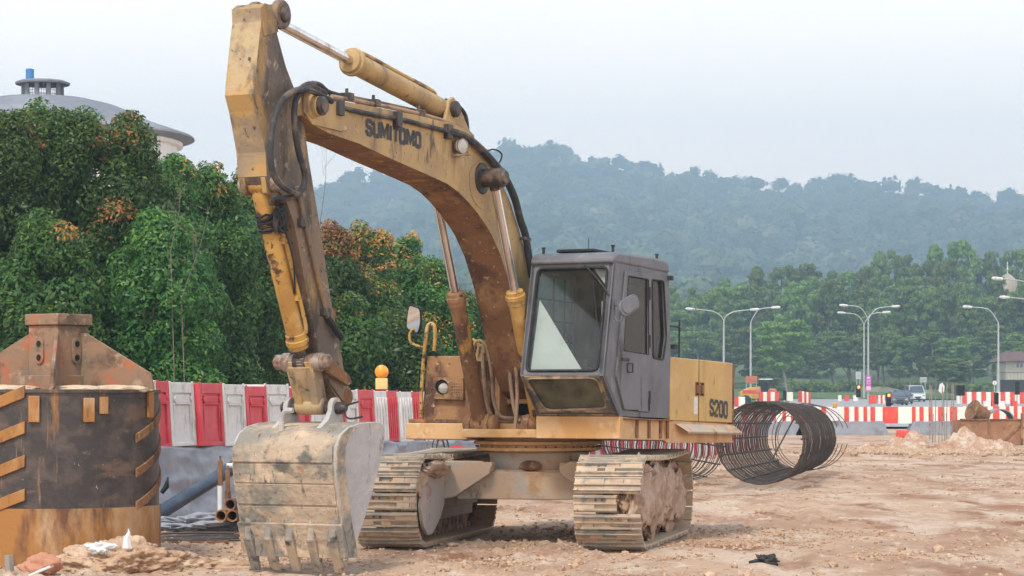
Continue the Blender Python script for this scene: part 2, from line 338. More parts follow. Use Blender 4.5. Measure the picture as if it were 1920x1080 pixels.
def ground_mat():
    m, n = nodes('construction_soil'); N = n.nodes.new; L = n.links.new
    out = N('ShaderNodeOutputMaterial'); p = N('ShaderNodeBsdfPrincipled'); L(p.outputs[0], out.inputs[0]); p.inputs['Roughness'].default_value = .95; p.inputs['Specular IOR Level'].default_value = .1
    t = N('ShaderNodeTexCoord'); cur = None
    for i, (c, s, lo, hi, st) in enumerate([((.33, .20, .135), .30, .46, .60, (1.0, .45, 1)), ((.52, .405, .31), .8, .48, .60, (1, .4, 1)), ((.25, .125, .068), .9, .53, .64, (1, .4, 1)), ((.58, .475, .385), 3.2, .58, .70, (1, .45, 1)), ((.30, .205, .145), 14, .56, .68, (1, .6, 1)), ((.17, .105, .075), 30, .62, .70, (1, .8, 1))]):
        mp = N('ShaderNodeMapping'); mp.inputs['Scale'].default_value = st; mp.inputs['Location'].default_value = (i*9.1, i*4.3, 0); L(t.outputs['Object'], mp.inputs[0])
        nz = N('ShaderNodeTexNoise'); nz.inputs['Scale'].default_value = s; nz.inputs['Detail'].default_value = 8; nz.inputs['Roughness'].default_value = .65; L(mp.outputs[0], nz.inputs[0])
        r = N('ShaderNodeMapRange'); r.inputs[1].default_value = lo; r.inputs[2].default_value = hi; L(nz.outputs[0], r.inputs[0])
        x = N('ShaderNodeMix'); x.data_type = 'RGBA'; L(r.outputs[0], x.inputs[0]); x.inputs[7].default_value = col(c)
        if cur is None: x.inputs[6].default_value = (.47, .325, .225, 1)
        else: L(cur, x.inputs[6])
        cur = x.outputs[2]
    # grass verges beyond the site
    sp = N('ShaderNodeSeparateXYZ'); L(t.outputs['Object'], sp.inputs[0]); g = N('ShaderNodeMapRange'); g.inputs[1].default_value = 140; g.inputs[2].default_value = 150; L(sp.outputs[1], g.inputs[0])
    x = N('ShaderNodeMix'); x.data_type = 'RGBA'; L(g.outputs[0], x.inputs[0]); L(cur, x.inputs[6]); x.inputs[7].default_value = (.10, .13, .05, 1); cur = x.outputs[2]
    L(cur, p.inputs['Base Color'])
    nz = N('ShaderNodeTexNoise'); nz.inputs['Scale'].default_value = 22; nz.inputs['Detail'].default_value = 8; nz.inputs['Roughness'].default_value = .7; L(t.outputs['Object'], nz.inputs[0])
    b = N('ShaderNodeBump'); b.inputs['Distance'].default_value = .03; b.inputs['Strength'].default_value = .9; L(nz.outputs[0], b.inputs['Height']); L(b.outputs[0], p.inputs['Normal']); return m
M['soil'] = ground_mat()
link_mesh('ground', fast_mesh('ground', np.stack([X, Y, Z], -1).reshape(-1, 3), q, smooth=True), M['soil'], kind='structure')

# ------------------------------------------------------------ far road, verge
M['asphalt'] = mat('pale_asphalt', (.30, .30, .30), [((.36, .35, .34), .5, .45, .65)], .9)
M['grass'] = mat('cut_grass', (.07, .12, .03), [((.12, .16, .05), .4, .45, .65)], .95)
def sheet(name, pts, zoff, m, **k):      # strip of ground cover following the terrain; pts: list of (xl, xr, y)
    v = []; f = []; nn = 14
    for (a, b, y) in pts:
        for i in range(nn): x = a+(b-a)*i/(nn-1); v.append((x, y, float(hbase(y))+zoff))
    for j in range(len(pts)-1):
        for i in range(nn-1): f.append((j*nn+i, j*nn+i+1, (j+1)*nn+i+1, (j+1)*nn+i))
    mb = MB(); mb.add(v, f); return mb.build(name, m, **k)
def gx(u, y): return (u-CX)/F*y
RY = [125, 140, 160, 180, 200, 220, 245, 270, 295]
sheet('road', [(gx(1350 if y < 170 else 1500, y), gx(1960, y)+10, y) for y in RY], .10, M['asphalt'], kind='structure')
sheet('side_road', [(gx(1480, y), gx(1600+(y-200)*.5, y), y) for y in (201, 225, 250, 275, 300)], .13, M['asphalt'], kind='structure')
sheet('grass_verge', [(gx(1495, y), gx(1590, y), y) for y in (203, 212, 221, 231)], .17, M['grass'], kind='structure')
sheet('grass_bank', [(gx(1250, y), gx(2100, y), y) for y in (301, 320, 360, 420)], .15, M['grass'], kind='structure')

# ------------------------------------------------------------ the excavator
EX = empty('excavator', O, R(YAW), label='worn yellow crawler excavator with grey cab, boom raised and muddy bucket resting on the dirt', cat='excavator')
def rpoly(a, r, n=4):            # round the corners of a polygon
    out = []; k = len(a); a = [Vector(p) for p in a]
    for i in range(k):
        p, q, s_ = a[i-1], a[i], a[(i+1) % k]; d1 = (p-q); d2 = (s_-q); rr = min(r, d1.length*.45, d2.length*.45)
        A = q+d1.normalized()*rr; B = q+d2.normalized()*rr
        for j in range(n+1):
            t = j/n; out.append(A*(1-t)**2+q*2*t*(1-t)+B*t*t)
    return out
def smooth_path(pts, n=6):
    pts = [Vector(p) for p in pts]; out = []
    P = [pts[0]]+pts+[pts[-1]]
    for i in range(1, len(P)-2):
        a, b, c, d = P[i-1], P[i], P[i+1], P[i+2]
        for j in range(n):
            t = j/n; out.append(.5*((2*b)+(c-a)*t+(2*a-5*b+4*c-d)*t*t+(3*b-a-3*c+d)*t**3))
    return out+[pts[-1]]
X_ = Vector((1, 0, 0))
# --- boom (main box, local x = across, y = -forward)
top = [(2.29, 4.33), (2.55, 4.385), (2.74, 4.38), (3.4, 4.375), (4.53, 4.335), (5.01, 4.31), (5.30, 4.31), (5.52, 4.34), (5.64, 4.30), (5.68, 4.20), (5.64, 4.09), (5.50, 4.03),
       (5.17, 3.98), (4.6, 3.95), (3.95, 3.875), (3.2, 3.80), (2.75, 3.75), (2.49, 3.69), (2.25, 3.60), (2.05, 3.51), (1.85, 3.40), (1.71, 3.31), (1.48, 3.10), (1.26, 2.80), (1.10, 2.50), (.94, 2.20), (.78, 1.92),
       (.55, 1.66), (.30, 1.55), (.12, 1.66), (.08, 1.9), (.25, 2.2), (.42, 2.45), (.66, 2.80), (.85, 3.14), (1.04, 3.42), (1.26, 3.70), (1.53, 3.93), (1.84, 4.12), (2.05, 4.24)]
b = MB(TU); W2 = .22
lo = [L3(-W2, f, z) for f, z in top]; hi = [L3(W2, f, z) for f, z in top]; n = len(top)
b.add(lo, [tuple(range(n))[::-1]], 0); b.add(hi, [tuple(range(n))], 0)
for i in range(n):
    j = (i+1) % n; a = [lo[i], lo[j], hi[j], hi[i]]; b.add(a, [(0, 1, 2, 3)], 1 if 10 <= i <= 27 else 2)
boom = b.build('boom', [M['yellow'], M['rust'], M['yellow']], EX, .006)
# flange lip along the lower edges, reinforcing plates, pivot bosses
b = MB(TU)
for s in (W2, -W2-.012):
    for i in range(11, 26):
        f0, z0 = top[i]; f1, z1 = top[i+1]; d = Vector((0, -(f1-f0), z1-z0)).normalized(); nn_ = Vector((0, -d.z, d.y))
        if nn_.z < 0 and i < 17: nn_ = -nn_
        p, q_ = L3(s, f0, z0), L3(s, f1, z1)
b = MB(TU)
for sg in (1, -1):
    s0 = W2*sg; v = Vector((.022*sg, 0, 0))
    b.prism([L3(s0, f, z) for f, z in [(5.66, 4.28), (5.60, 4.33), (5.3, 4.30), (4.86, 4.28), (4.83, 4.05), (4.97, 4.02), (5.5, 4.02), (5.66, 4.12)]], v)
    c = L3(s0, 5.50, 4.19); b.lathe(c, (sg, 0, 0), [(0, .115), (.03, .115), (.045, .10), (.10, .095), (.11, .075)], 24)
b.build('tip_plate', M['yellow'], boom, .006)
b = MB(TU)
for sg in (1, -1):
    c = L3(W2*sg, 5.50, 4.19); b.lathe(c+Vector((sg*.10, 0, 0)), (sg, 0, 0), [(0, .09), (.03, .09), (.04, .07), (.055, .068)], 20)
b.build('pivot_pin', M['grease'], boom)
# arm cylinder bracket on top, cylinder pin boss, work light
pe = S(830, 206, 0)
b = MB(TU)
for s in (-.13, .09):
    b.prism([Vector((s, pe.y-.20, 4.37)), Vector((s, pe.y-.10, pe.z+.08)), Vector((s, pe.y, pe.z+.13)), Vector((s, pe.y+.11, pe.z+.07)), Vector((s, pe.y+.42, 4.34)), Vector((s, pe.y+.42, 4.28)), Vector((s, pe.y-.20, 4.3))], (.04, 0, 0))
b.build('cylinder_bracket', M['yellow'], boom, .006)
b = MB(TU); b.lathe(pe+Vector((-.19, 0, 0)), X_, [(0, .065), (.02, .085), (.36, .085), (.38, .06)], 18)
b.build('cylinder_pin', M['grease'], boom)
pc = S(915, 334, .30)
b = MB(TU)
for sg in (1, -1):
    c = Vector((.22*sg, pc.y, pc.z)); b.lathe(c, (sg, 0, 0), [(0, .17), (.025, .165), (.03, .10), (.10, .10), (.23, .105), (.26, .105), (.27, .075), (.30, .07)], 24)
b.build('boom_cylinder_pin', M['grease'], boom, .004)
b = MB(TU); pr = [L3(.2215, f, z) for f, z in [(pc.y*-1+.30, pc.z+.06), (-pc.y+.25, pc.z-.22), (-pc.y+.02, pc.z-.34), (-pc.y-.30, pc.z-.28), (-pc.y-.32, pc.z+.05), (-pc.y, pc.z+.22)]]
b.prism(rpoly(pr, .12), (.006, 0, 0)); b.build('doubler_plate', M['yellow'], boom, .002)
wl = S(867, 274, .30)
b = MB(TU); b.lathe(wl+Vector((-.075, .0, 0)), Vector((1, -.28, 0)), [(0, .04), (.02, .065), (.06, .082), (.075, .082)], 20)
b.prism([L3(.22, -wl.y+.10, wl.z-.11), L3(.22, -wl.y-.12, wl.z-.085), L3(.34, -wl.y-.12, wl.z-.085), L3(.30, -wl.y+.10, wl.z-.11)], (0, 0, .012))
wlo = b.build('work_light', M['pin'], boom, .003)
b = MB(TU); d = Vector((1, -.28, 0)).normalized(); b.lathe(wl+d*.0, d, [(0, .076), (.008, .074), (.016, .05), (.019, .02)], 20); b.build('lens', M['lens'], wlo)
b = MB(TU); b.tube([wl+d*.006+(Vector((0, 0, 1))*math.cos(a)+d.cross(Vector((0, 0, 1)))*math.sin(a))*.079 for a in np.linspace(0, 2*math.pi, 25)[:-1]], .007, 6, closed=True); b.build('rim', M['pin'], wlo)
# lettering painted on the boom side
def stroke_letter(ch):
    c = .12
    O_ = [(.5, 0), (.5-.38+c, 0), (.12, c), (.12, 1-c), (.12+c, 1), (.88-c, 1), (.88, 1-c), (.88, c), (.88-c, 0)]
    D = {'O': ([O_], True), '0': ([O_], True),
         'S': ([[(.90, .70), (.90, .86), (.76, 1), (.24, 1), (.10, .86), (.10, .66), (.24, .55), (.76, .45), (.90, .34), (.90, .14), (.76, 0), (.24, 0), (.10, .14), (.10, .30)]], False),
         '2': ([[(.10, .70), (.10, .86), (.24, 1), (.76, 1), (.90, .86), (.90, .62), (.12, .12), (.12, 0), (.92, 0)]], False),
         'U': ([[(.12, 1.07), (.12, .14), (.24, 0), (.76, 0), (.88, .14), (.88, 1.07)]], False),
         'M': ([[(.08, -.07), (.08, 1.0), (.14, 1.0), (.5, .25), (.86, 1.0), (.92, 1.0), (.92, -.07)]], False),
         'I': ([[(.5, -.07), (.5, 1.07)]], False), 'T': ([[(.5, -.07), (.5, .95)], [(.02, 1), (.98, 1)]], False)}
    return D[ch]
def lettering(word, P0, P1, up, out, widths=None, th=.30, T=TU, gap=.16):
    widths = widths or [1]*len(word); tot = sum(widths)+gap*(len(word)-1); ex = (P1-P0)/tot; x = 0; b = MB(T); lw = th
    for ch, wd in zip(word, widths):
        strokes, closed = stroke_letter(ch)
        for st in strokes:
            hx = lw*.5*ex.length/up.length    # stroke half widths in letter units
            k = len(st); pts = [Vector((px*wd*ex.length, py*up.length)) for px, py in st]; half = lw*ex.length*.5
            vin, vout = [], []
            for i in range(k):
                a = pts[(i-1) % k] if (i or closed) else None; c = pts[(i+1) % k] if (i < k-1 or closed) else None
                d1 = (pts[i]-a).normalized() if a is not None else None; d2 = (c-pts[i]).normalized() if c is not None else None
                d1 = d1 if d1 is not None else d2; d2 = d2 if d2 is not None else d1
                n1 = Vector((-d1.y, d1.x)); n2 = Vector((-d2.y, d2.x)); m_ = (n1+n2); m_ = m_.normalized() if m_.length > .01 else n1
                s_ = half/max(.5, m_.dot(n1)); vin.append(pts[i]+m_*s_); vout.append(pts[i]-m_*s_)
            def to3(p): return P0+ex.normalized()*(x*ex.length+p.x)+up.normalized()*p.y+out
            v = [to3(p) for p in vin]+[to3(p) for p in vout]
            b.add(v, [(i, (i+1) % k, k+(i+1) % k, k+i) for i in range(k if closed else k-1)])
        x += wd+gap
    return b
p0, p1 = S(686, 250, .222), S(789, 276, .222)
lettering('SUMITOMO', p0, p1, Vector((0, 0, .128)), Vector((.003, 0, 0)), [1, 1, 1.25, .42, .95, 1, 1.25, 1], .36).build('lettering', M['letter'], boom, smooth=0, rec=False)
# --- boom pipes and hoses
def hose(px, s, r, name, m, parent, n=6, T=TU):
    pts = [(S(u, v, ss, T) if not isinstance(s, (list, tuple)) else S(u, v, s[i], T)) for i, (u, v) in enumerate(px) for ss in [s if not isinstance(s, (list, tuple)) else 0]]
    b = MB(T); b.tube(smooth_path(pts, n), r, 8); return b.build(name, m, parent)
hose([(622, 181), (690, 193), (780, 212), (850, 232), (872, 243), (886, 256)], .11, .022, 'hydraulic_pipe', M['hosetan'], boom)
hose([(622, 176), (700, 190), (800, 212), (850, 226)], -.04, .018, 'hydraulic_pipe', M['hosetan'], boom)
hose([(632, 200), (690, 213), (745, 222), (800, 236), (850, 249)], .245, .024, 'hydraulic_pipe', M['hose'], boom)
hose([(846, 247), (872, 256), (900, 278), (925, 305), (948, 335), (965, 372), (975, 410), (985, 440), (990, 470), (998, 520)], .27, .042, 'hydraulic_hose', M['hose'], boom)
hose([(836, 188), (858, 198), (872, 215), (876, 235), (877, 250)], .08, .022, 'hydraulic_hose', M['hose'], boom)
hose([(905, 287), (925, 280), (940, 288), (938, 302), (928, 312)], .27, .009, 'lamp_cable', M['rubber'], boom)
b = MB(TU)
for (u, v, s) in [(745, 224, .245), (840, 247, .245), (636, 202, .245)]:
    p = S(u, v, s); b.box(p, (.07, .10, .15)); 
for (u, v, s) in [(690, 192, .03), (775, 211, .03), (640, 180, .03)]:
    p = S(u, v, s); b.box(p+Vector((0, 0, -.01)), (.24, .09, .07)); b.tube([p+Vector((.06, 0, 0)), p+Vector((.06, 0, .07))], .018, 6)
p = S(986, 448, .27); b.box(p, (.06, .16, .035))
b.build('pipe_clamp', M['grease'], boom, .004)
# --- cylinders
def cylinder(name, A, B, fr, rb, rr, m, T=TU, gland=1.25, sidepipe=None, rodmat=None):   # A = head end, B = rod end
    A, B = Vector(A), Vector(B); ax = (B-A).normalized(); Lg = (B-A).length; g = A+ax*Lg*fr
    b = MB(T); side = X_
    b.lathe(A-side*rb*.9, side, [(0, rb*.95), (rb*1.8, rb*.95)], 18)
    b.lathe(A+ax*.02, ax, [(0, rb*.7), (.06, rb), (Lg*fr-.16, rb), (Lg*fr-.155, rb*1.12), (Lg*fr-.10, rb*1.12), (Lg*fr-.098, rb*gland), (Lg*fr-.05, rb*gland), (Lg*fr-.045, rb*1.1), (Lg*fr-.005, rb*1.08), (Lg*fr, rb*.85)], 26)
    for k in range(8):
        a = k*math.pi/4; o = (side*math.cos(a)+ax.cross(side)*math.sin(a))*rb*1.1; b.cyl(g+o-ax*.05, g+o-ax*.02, rb*.11, 6)
    c = b.build(name, m, EX, .003)
    b = MB(T); b.cyl(g-ax*.05, B-ax*rb*.8, rr, 24); b.build('rod', rodmat or M['chrome'], c)
    b = MB(T); b.lathe(B-side*rb*.85, side, [(0, rb*.9), (.012, rb), (rb*1.7-.012, rb), (rb*1.7, rb*.9)], 20); b.lathe(B-ax*rb*1.5, ax, [(0, rr*1.15), (rb*.8, rr*1.3)], 18); b.build('rod_eye', M['grease'], c)
    if sidepipe:
        o = Vector(sidepipe).normalized()*(rb+.03); a0, a1 = A+ax*.25, A+ax*(Lg*fr-.2)
        b = MB(T); b.tube(smooth_path([a0+o*.5, a0+o+ax*.05, A+ax*(Lg*fr*.5)+o, a1+o, a1+o*.6+ax*.06], 5), .02, 8)
        for q_ in (.35, .7): b.box(A+ax*Lg*fr*q_+o*.8, (.06, .05, .06))
        b.build('feed_pipe', m, c)
    return c
foot = S(902, 795, -.36); topL = S(803, 335, -.36)
cylinder('boom_cylinder', foot, (-.36, pc.y, pc.z), .545, .088, .048, M['rust'])
cylinder('boom_cylinder', (.36, foot.y, foot.z), (.36, pc.y, pc.z), .545, .088, .048, M['yellow_deep'])
tipA = S(503, 33, 0)
cylinder('arm_cylinder', pe, tipA, .565, .108, .052, M['yellow'], sidepipe=(.1, .4, 1), gland=1.3)
# --- arm
side = [(489, 14), (498, 6), (508, 10), (514, 26), (520, 66), (536, 125), (551, 165), (561, 178), (568, 205), (571, 241), (579, 300), (599, 420), (620, 560), (636, 640), (648, 715), (655, 735), (652, 752), (640, 757),
        (624, 735), (607, 702), (597, 655), (580, 575), (552, 420), (535, 372), (520, 356), (507, 356), (500, 330), (498, 285), (489, 233), (484, 207), (476, 176), (484, 91), (490, 40)]
b = MB(TU); hp = [S(u, v, .155) for u, v in side]
# smooth the back edge a little: keep the traced outline, thick plates either side of a box
lo = [Vector((-.155, p.y, p.z)) for p in hp]; n = len(hp)
b.add(lo, [tuple(range(n))], 0); b.add(hp, [tuple(range(n))[::-1]], 0)
for i in range(n):
    j = (i+1) % n
    if 1 <= i <= 3 or i in (31, 0): pass
    b.add([lo[i], lo[j], hp[j], hp[i]], [(0, 1, 2, 3)], 1 if i >= 26 else 0)
arm = b.build('arm', [M['arm'], M['armfront']], EX, .008)
b = MB(TU)   # ears either side of the cylinder eye at the top
for s in (-.165, .095):
    c = Vector((s, tipA.y, tipA.z+.02)); b.lathe(c, X_, [(0, .125), (.012, .135), (.062, .135), (.075, .125)], 24)
b.build('arm_ear', M['arm'], arm, .004)
b = MB(TU); b.lathe(Vector((-.20, tipA.y, tipA.z+.02)), X_, [(0, .06), (.01, .075), (.39, .075), (.40, .06)], 20); b.lathe(Vector((-.085, tipA.y-.02, tipA.z-.0)), X_, [(0, .10), (.01, .115), (.16, .115), (.17, .10)], 22)
b.build('arm_pin', M['grease'], arm, .003)
b = MB(TU)  # dark doubler under the ear and lower side doubler
b.prism([S(u, v, .156) for u, v in [(491, 40), (516, 35), (520, 60), (494, 68)]], (.012, 0, 0))
b.prism([S(u, v, .156) for u, v in [(640, 690), (654, 735), (650, 750), (640, 752), (612, 712), (606, 690)]], (.02, 0, 0)); b.build('side_plate', M['arm'], arm, .003)
b = MB(TU)  # bracket for the bucket cylinder
pb = S(486, 346, 0)
for s in (-.135, .085):
    b.prism([Vector((s, pb.y+.36, pb.z+.28)), Vector((s, pb.y-.02, pb.z+.26)), Vector((s, pb.y-.12, pb.z+.05)), Vector((s, pb.y-.08, pb.z-.09)), Vector((s, pb.y+.06, pb.z-.11)), Vector((s, pb.y+.40, pb.z-.02))], (.05, 0, 0))
b.build('cylinder_bracket', M['armfront'], arm, .006)
b = MB(TU); b.lathe(pb-X_*.20, X_, [(0, .055), (.012, .075), (.39, .075), (.41, .05)], 20); b.build('bracket_pin', M['pin'], arm, .003)
# --- bucket cylinder
pl = S(567, 679, 0)
cy = cylinder('bucket_cylinder', pb, pl, .91, .088, .05, M['yellow_deep'], sidepipe=(1, .2, .1), rodmat=M['yellow_deep'])
b = MB(TU)
axb = (pl-pb).normalized()
for k in range(9):
    c = pb+axb*(.28+k*.02); r0 = .095+.01*random.random(); b.tube([c+(X_*math.cos(a)+axb.cross(X_)*math.sin(a))*r0+axb*random.uniform(-.02, .02) for a in np.linspace(0, 2*math.pi, 13)[:-1]], .011, 6, closed=True)
for k in range(7):
    c = pb+axb*.30+X_*.14; b.tube([c+Vector((.02*random.random(), math.sin(a+k)*.09+random.uniform(-.02, .02), math.cos(a)*.11-.05)) for a in np.linspace(0, 2*math.pi, 11)[:-1]], .012, 6, closed=True)
b.tube(smooth_path([pb+axb*.38+X_*.15, pb+axb*.7+X_*.17, pb+axb*1.0+X_*.12, pb+axb*1.15+X_*.05], 5), .009, 6)
b.build('wire_wrap', M['rubber'], cy)
# --- arm hoses
hose([(622, 190), (600, 178), (575, 168), (548, 172), (528, 190), (515, 222), (508, 265), (508, 305), (515, 332), (530, 350), (548, 360), (560, 366)], .30, .03, 'hydraulic_hose', M['hose'], arm)
hose([(610, 176), (588, 164), (566, 172), (554, 190), (552, 235), (560, 285), (571, 325), (568, 352), (552, 367), (532, 372), (515, 370), (508, 382)], [.1, .16, .24, .28, .30, .30, .28, .27, .26, .24, .2, .14], .03, 'hydraulic_hose', M['hose'], arm)
hose([(640, 180), (615, 172), (597, 158), (575, 158), (562, 168)], [.05, .05, .08, .12, .2], .025, 'hydraulic_hose', M['hose'], arm)
hose([(556, 350), (563, 378), (570, 410), (584, 470), (598, 530), (610, 580), (616, 600)], .185, .022, 'hydraulic_pipe', M['arm'], arm)
hose([(614, 595), (622, 606), (632, 622), (640, 632)], [.185, .2, .21, .21], .032, 'hydraulic_hose', M['rubber'], arm)
b = MB(TU)
for (u, v) in [(568, 418), (610, 585), (557, 365)]: b.box(S(u, v, .175), (.05, .14, .08))
b.build('pipe_clamp', M['grease'], arm, .004)
# --- linkage
b = MB(TU); b.lathe(Vector((-.30, pl.y, pl.z)), X_, [(0, .05), (.02, .072), (.10, .072), (.10, .088), (.19, .088), (.19, .080), (.28, .080), (.28, .088), (.36, .088), (.36, .082), (.45, .082), (.45, .088), (.52, .088), (.52, .075), (.58, .075), (.60, .055)], 22)
lk = b.build('linkage_pin', M['pin'], EX, .003)
bp = S(632, 765, .28); bpin = Vector((0, bp.y+.02, bp.z)); ap = S(649, 738, .155)
lp = Vector((0, pl.y, pl.z)); bl = Vector((0, bpin.y-.02, bpin.z+.02))     # lower link pin sits in front of the arm pin
b = MB(TU)
lowL = FP(556, 765, -bl.y); lowR = FP(612, 778, -bl.y)
zz = bl.z
for s0, s1 in ((-.150, -.05), (.05, .150)):
    b.hexa([Vector((s0, pl.y-.09, pl.z)), Vector((s1, pl.y-.09, pl.z)), Vector((s1, pl.y+.09, pl.z)), Vector((s0, pl.y+.09, pl.z))],
           [Vector((s0*.9, bl.y-.08, zz)), Vector((s1*.9, bl.y-.08, zz)), Vector((s1*.9, bl.y+.08, zz)), Vector((s0*.9, bl.y+.08, zz))])
b.hexa([Vector((-.13, pl.y-.075, pl.z-.05)), Vector((.13, pl.y-.075, pl.z-.05)), Vector((.13, pl.y+.04, pl.z-.05)), Vector((-.13, pl.y+.04, pl.z-.05))],
       [Vector((-.12, bl.y-.07, zz+.03)), Vector((.12, bl.y-.07, zz+.03)), Vector((.12, bl.y+.04, zz+.03)), Vector((-.12, bl.y+.04, zz+.03))])
b.lathe(Vector((-.15, bl.y, zz)), X_, [(0, .07), (.01, .085), (.29, .085), (.30, .07)], 20)
b.build('bucket_link', M['armfront'], lk, .012)
b = MB(TU)
for s0 in (-.245, .205):
    a_ = Vector((s0, pl.y, pl.z)); c_ = Vector((s0, ap.y-.10, ap.z+.12)); d_ = (c_-a_).normalized(); nn_ = Vector((0, -d_.z, d_.y))
    b.prism([a_-nn_*.07, c_-nn_*.05, c_+d_*.06, c_+nn_*.05, a_+nn_*.07, a_-d_*.07], (.04, 0, 0))
b.build('guide_link', M['rust'], lk, .006)
b = MB(TU); b.lathe(Vector((-.19, ap.y, ap.z-.03)), X_, [(0, .07), (.02, .095), (.36, .095), (.38, .07)], 20)
b.build('arm_end_boss', M['rust'], arm, .004)
# --- bucket
HB = .55
out = [(700, 791), (672, 794), (652, 801), (637, 815), (628, 838), (627, 870), (630, 905), (636, 950), (641, 985), (646, 1010)]
opn = [(714, 793), (719, 806), (718, 832), (711, 870), (697, 920), (684, 965), (674, 995), (662, 1030)]
op = [S(u, v, HB) for u, v in out]; ip = [S(u, v, HB) for u, v in opn]
b = MB(TU)      # shell: strip across the width with thickness
cen = sum((p for p in op+ip), Vector())/len(op+ip)
def shell(pts, th, half):
    k = len(pts); A_ = [Vector((-half, p.y, p.z)) for p in pts]; B_ = [Vector((half, p.y, p.z)) for p in pts]
    inn = []
    for i, p in enumerate(pts):
        t = (pts[min(i+1, k-1)]-pts[max(i-1, 0)]).normalized(); nn_ = Vector((0, -t.z, t.y))
        if nn_.dot(cen-p) < 0: nn_ = -nn_
        inn.append(nn_*th)
    vs = A_+B_+[a+d for a, d in zip(A_, inn)]+[a+d for a, d in zip(B_, inn)]; fs = []
    for i in range(k-1):
        fs += [(i, i+1, k+i+1, k+i), (2*k+i, 3*k+i, 3*k+i+1, 2*k+i+1), (i, 2*k+i, 2*k+i+1, i+1), (k+i, k+i+1, 3*k+i+1, 3*k+i)]
    fs += [(0, k, 3*k, 2*k), (k-1, 3*k-1, 4*k-1, 2*k-1)]
    return vs, fs
b.add(*shell(op, .03, HB-.004))
bucket = b.build('bucket', M['bucket'], EX, .004)
b = MB(TU)      # wear straps and seams on the back: stepped plates
def sub(i0, i1, t0, t1):
    a = op[i0].lerp(op[i0+1], t0); c = op[i1].lerp(op[i1+1], t1); return [a]+[op[i] for i in range(i0+1, i1+1)]+[c]
def strap(pts, s0, s1, th):
    k = len(pts); vs = []
    for i, p in enumerate(pts):
        t = (pts[min(i+1, k-1)]-pts[max(i-1, 0)]).normalized(); nn_ = Vector((0, -t.z, t.y))
        if nn_.dot(cen-p) > 0: nn_ = -nn_
        vs += [Vector((s0, p.y, p.z)), Vector((s1, p.y, p.z)), Vector((s1, p.y, p.z))+nn_*th, Vector((s0, p.y, p.z))+nn_*th]
    fs = [(0, 1, 2, 3), (4*k-4, 4*k-1, 4*k-2, 4*k-3)]
    for i in range(k-1):
        for j in range(4): fs.append((4*i+j, 4*i+4+j, 4*i+4+(j+1) % 4, 4*i+(j+1) % 4))
    return vs, fs
for (i0, t0, i1, t1, th) in [(3, .95, 4, .95, .016), (5, .05, 6, .05, .010), (6, .1, 6, .95, .014), (7, .05, 7, .9, .012)]:
    b.add(*strap(sub(i0, i1, t0, t1), -HB+.0, HB-.02, th))
b.build('back_plate', M['bucket'], bucket, .004)
b = MB(TU)      # lip
lip = [op[8].lerp(op[7], .1), op[9], S(650, 1046, HB)]
b.add(*strap(lip, -HB-.015, HB+.015, .045))
b.build('lip', M['bucket'], bucket, .006)
b = MB(TU)
for s0 in (HB-.01, -HB-.012):
    loop = [Vector((s0, p.y, p.z)) for p in op+[S(652, 1050, HB)]+ip[::-1]]
    b.prism(loop, (.022, 0, 0))
b.build('side_plate', M['bucketside'], bucket, .005)
b = MB(TU); bandp = [Vector((HB+.012, p.y, p.z)) for p in op[2:]+[S(652, 1046, HB)]]; inn_ = [Vector((HB+.012, p.y, p.z))+(Vector((0, cen.y-p.y, 0))).normalized()*.16 for p in op[2:]+[S(652, 1046, HB)]]
for i in range(len(bandp)-1): pass
b.prism(bandp+inn_[::-1], (.012, 0, 0)); b.build('edge_band', M['bucket'], bucket, .004)
lt = S(648, 1018, HB); tip = S(655, 1074, HB)
for k in range(5):
    s_ = -HB+.09+k*(2*HB-.18)/4; b = MB(TU); j = random.uniform(-.012, .012)
    fa, fb, fc_ = Vector((s_, lt.y-.105, lt.z+.26)), Vector((s_+j, lt.y-.10, lt.z+.0)), Vector((s_+j, tip.y-.04, tip.z-.01+abs(j)))
    b.hexa([fa+Vector(q_) for q_ in ((-.022, .01, 0), (.022, .01, 0), (.03, .06, 0), (-.03, .06, 0))], [fb+Vector(q_) for q_ in ((-.042, -.02, .0), (.042, -.02, .0), (.048, .06, .0), (-.048, .06, .0))])
    b.hexa([fb+Vector(q_) for q_ in ((-.046, -.026, .03), (.046, -.026, .03), (.05, .08, .03), (-.05, .08, .03))], [fc_+Vector(q_) for q_ in ((-.048, .0, 0), (.048, .0, 0), (.048, .04, 0), (-.048, .04, 0))])
    b.build('tooth', M['tooth'], bucket, .012)
# bucket ears, hook and pins
def ear(s, name='bucket_ear'):
    b = MB(TU); c = Vector((s, bpin.y, bpin.z)); base = c.z-.26
    pts = [c+Vector((0, .10*math.cos(a), .10*math.sin(a))) for a in np.linspace(R(-20), R(190), 12)]
    pts = [Vector((s, c.y+.17, base))]+pts+[Vector((s, c.y-.16, c.z-.11)), Vector((s, c.y-.30, base+.07)), Vector((s, c.y-.44, base-.01))]
    b.prism(pts, (.05, 0, 0)); b.build(name, M['bucketside'], bucket, .006)
ear(.22); ear(-.27)
b = MB(TU); b.lathe(Vector((-.33, bpin.y, bpin.z)), X_, [(0, .05), (.01, .06), (.64, .06), (.65, .05), (.68, .04), (.70, .03)], 16)
b.tube(smooth_path([Vector((.34, bpin.y, bpin.z+.03)), Vector((.36, bpin.y, bpin.z-.07)), Vector((.42, bpin.y, bpin.z-.10)), Vector((.55, bpin.y, bpin.z-.08))], 4), .01, 6)
b.tube([Vector((.34, bpin.y, bpin.z+.02)), Vector((.50, bpin.y, bpin.z+.06))], .01, 6); b.build('bucket_pin', M['grease'], bucket)
hk = Vector((-.13, bpin.y-.34, bpin.z-.24))
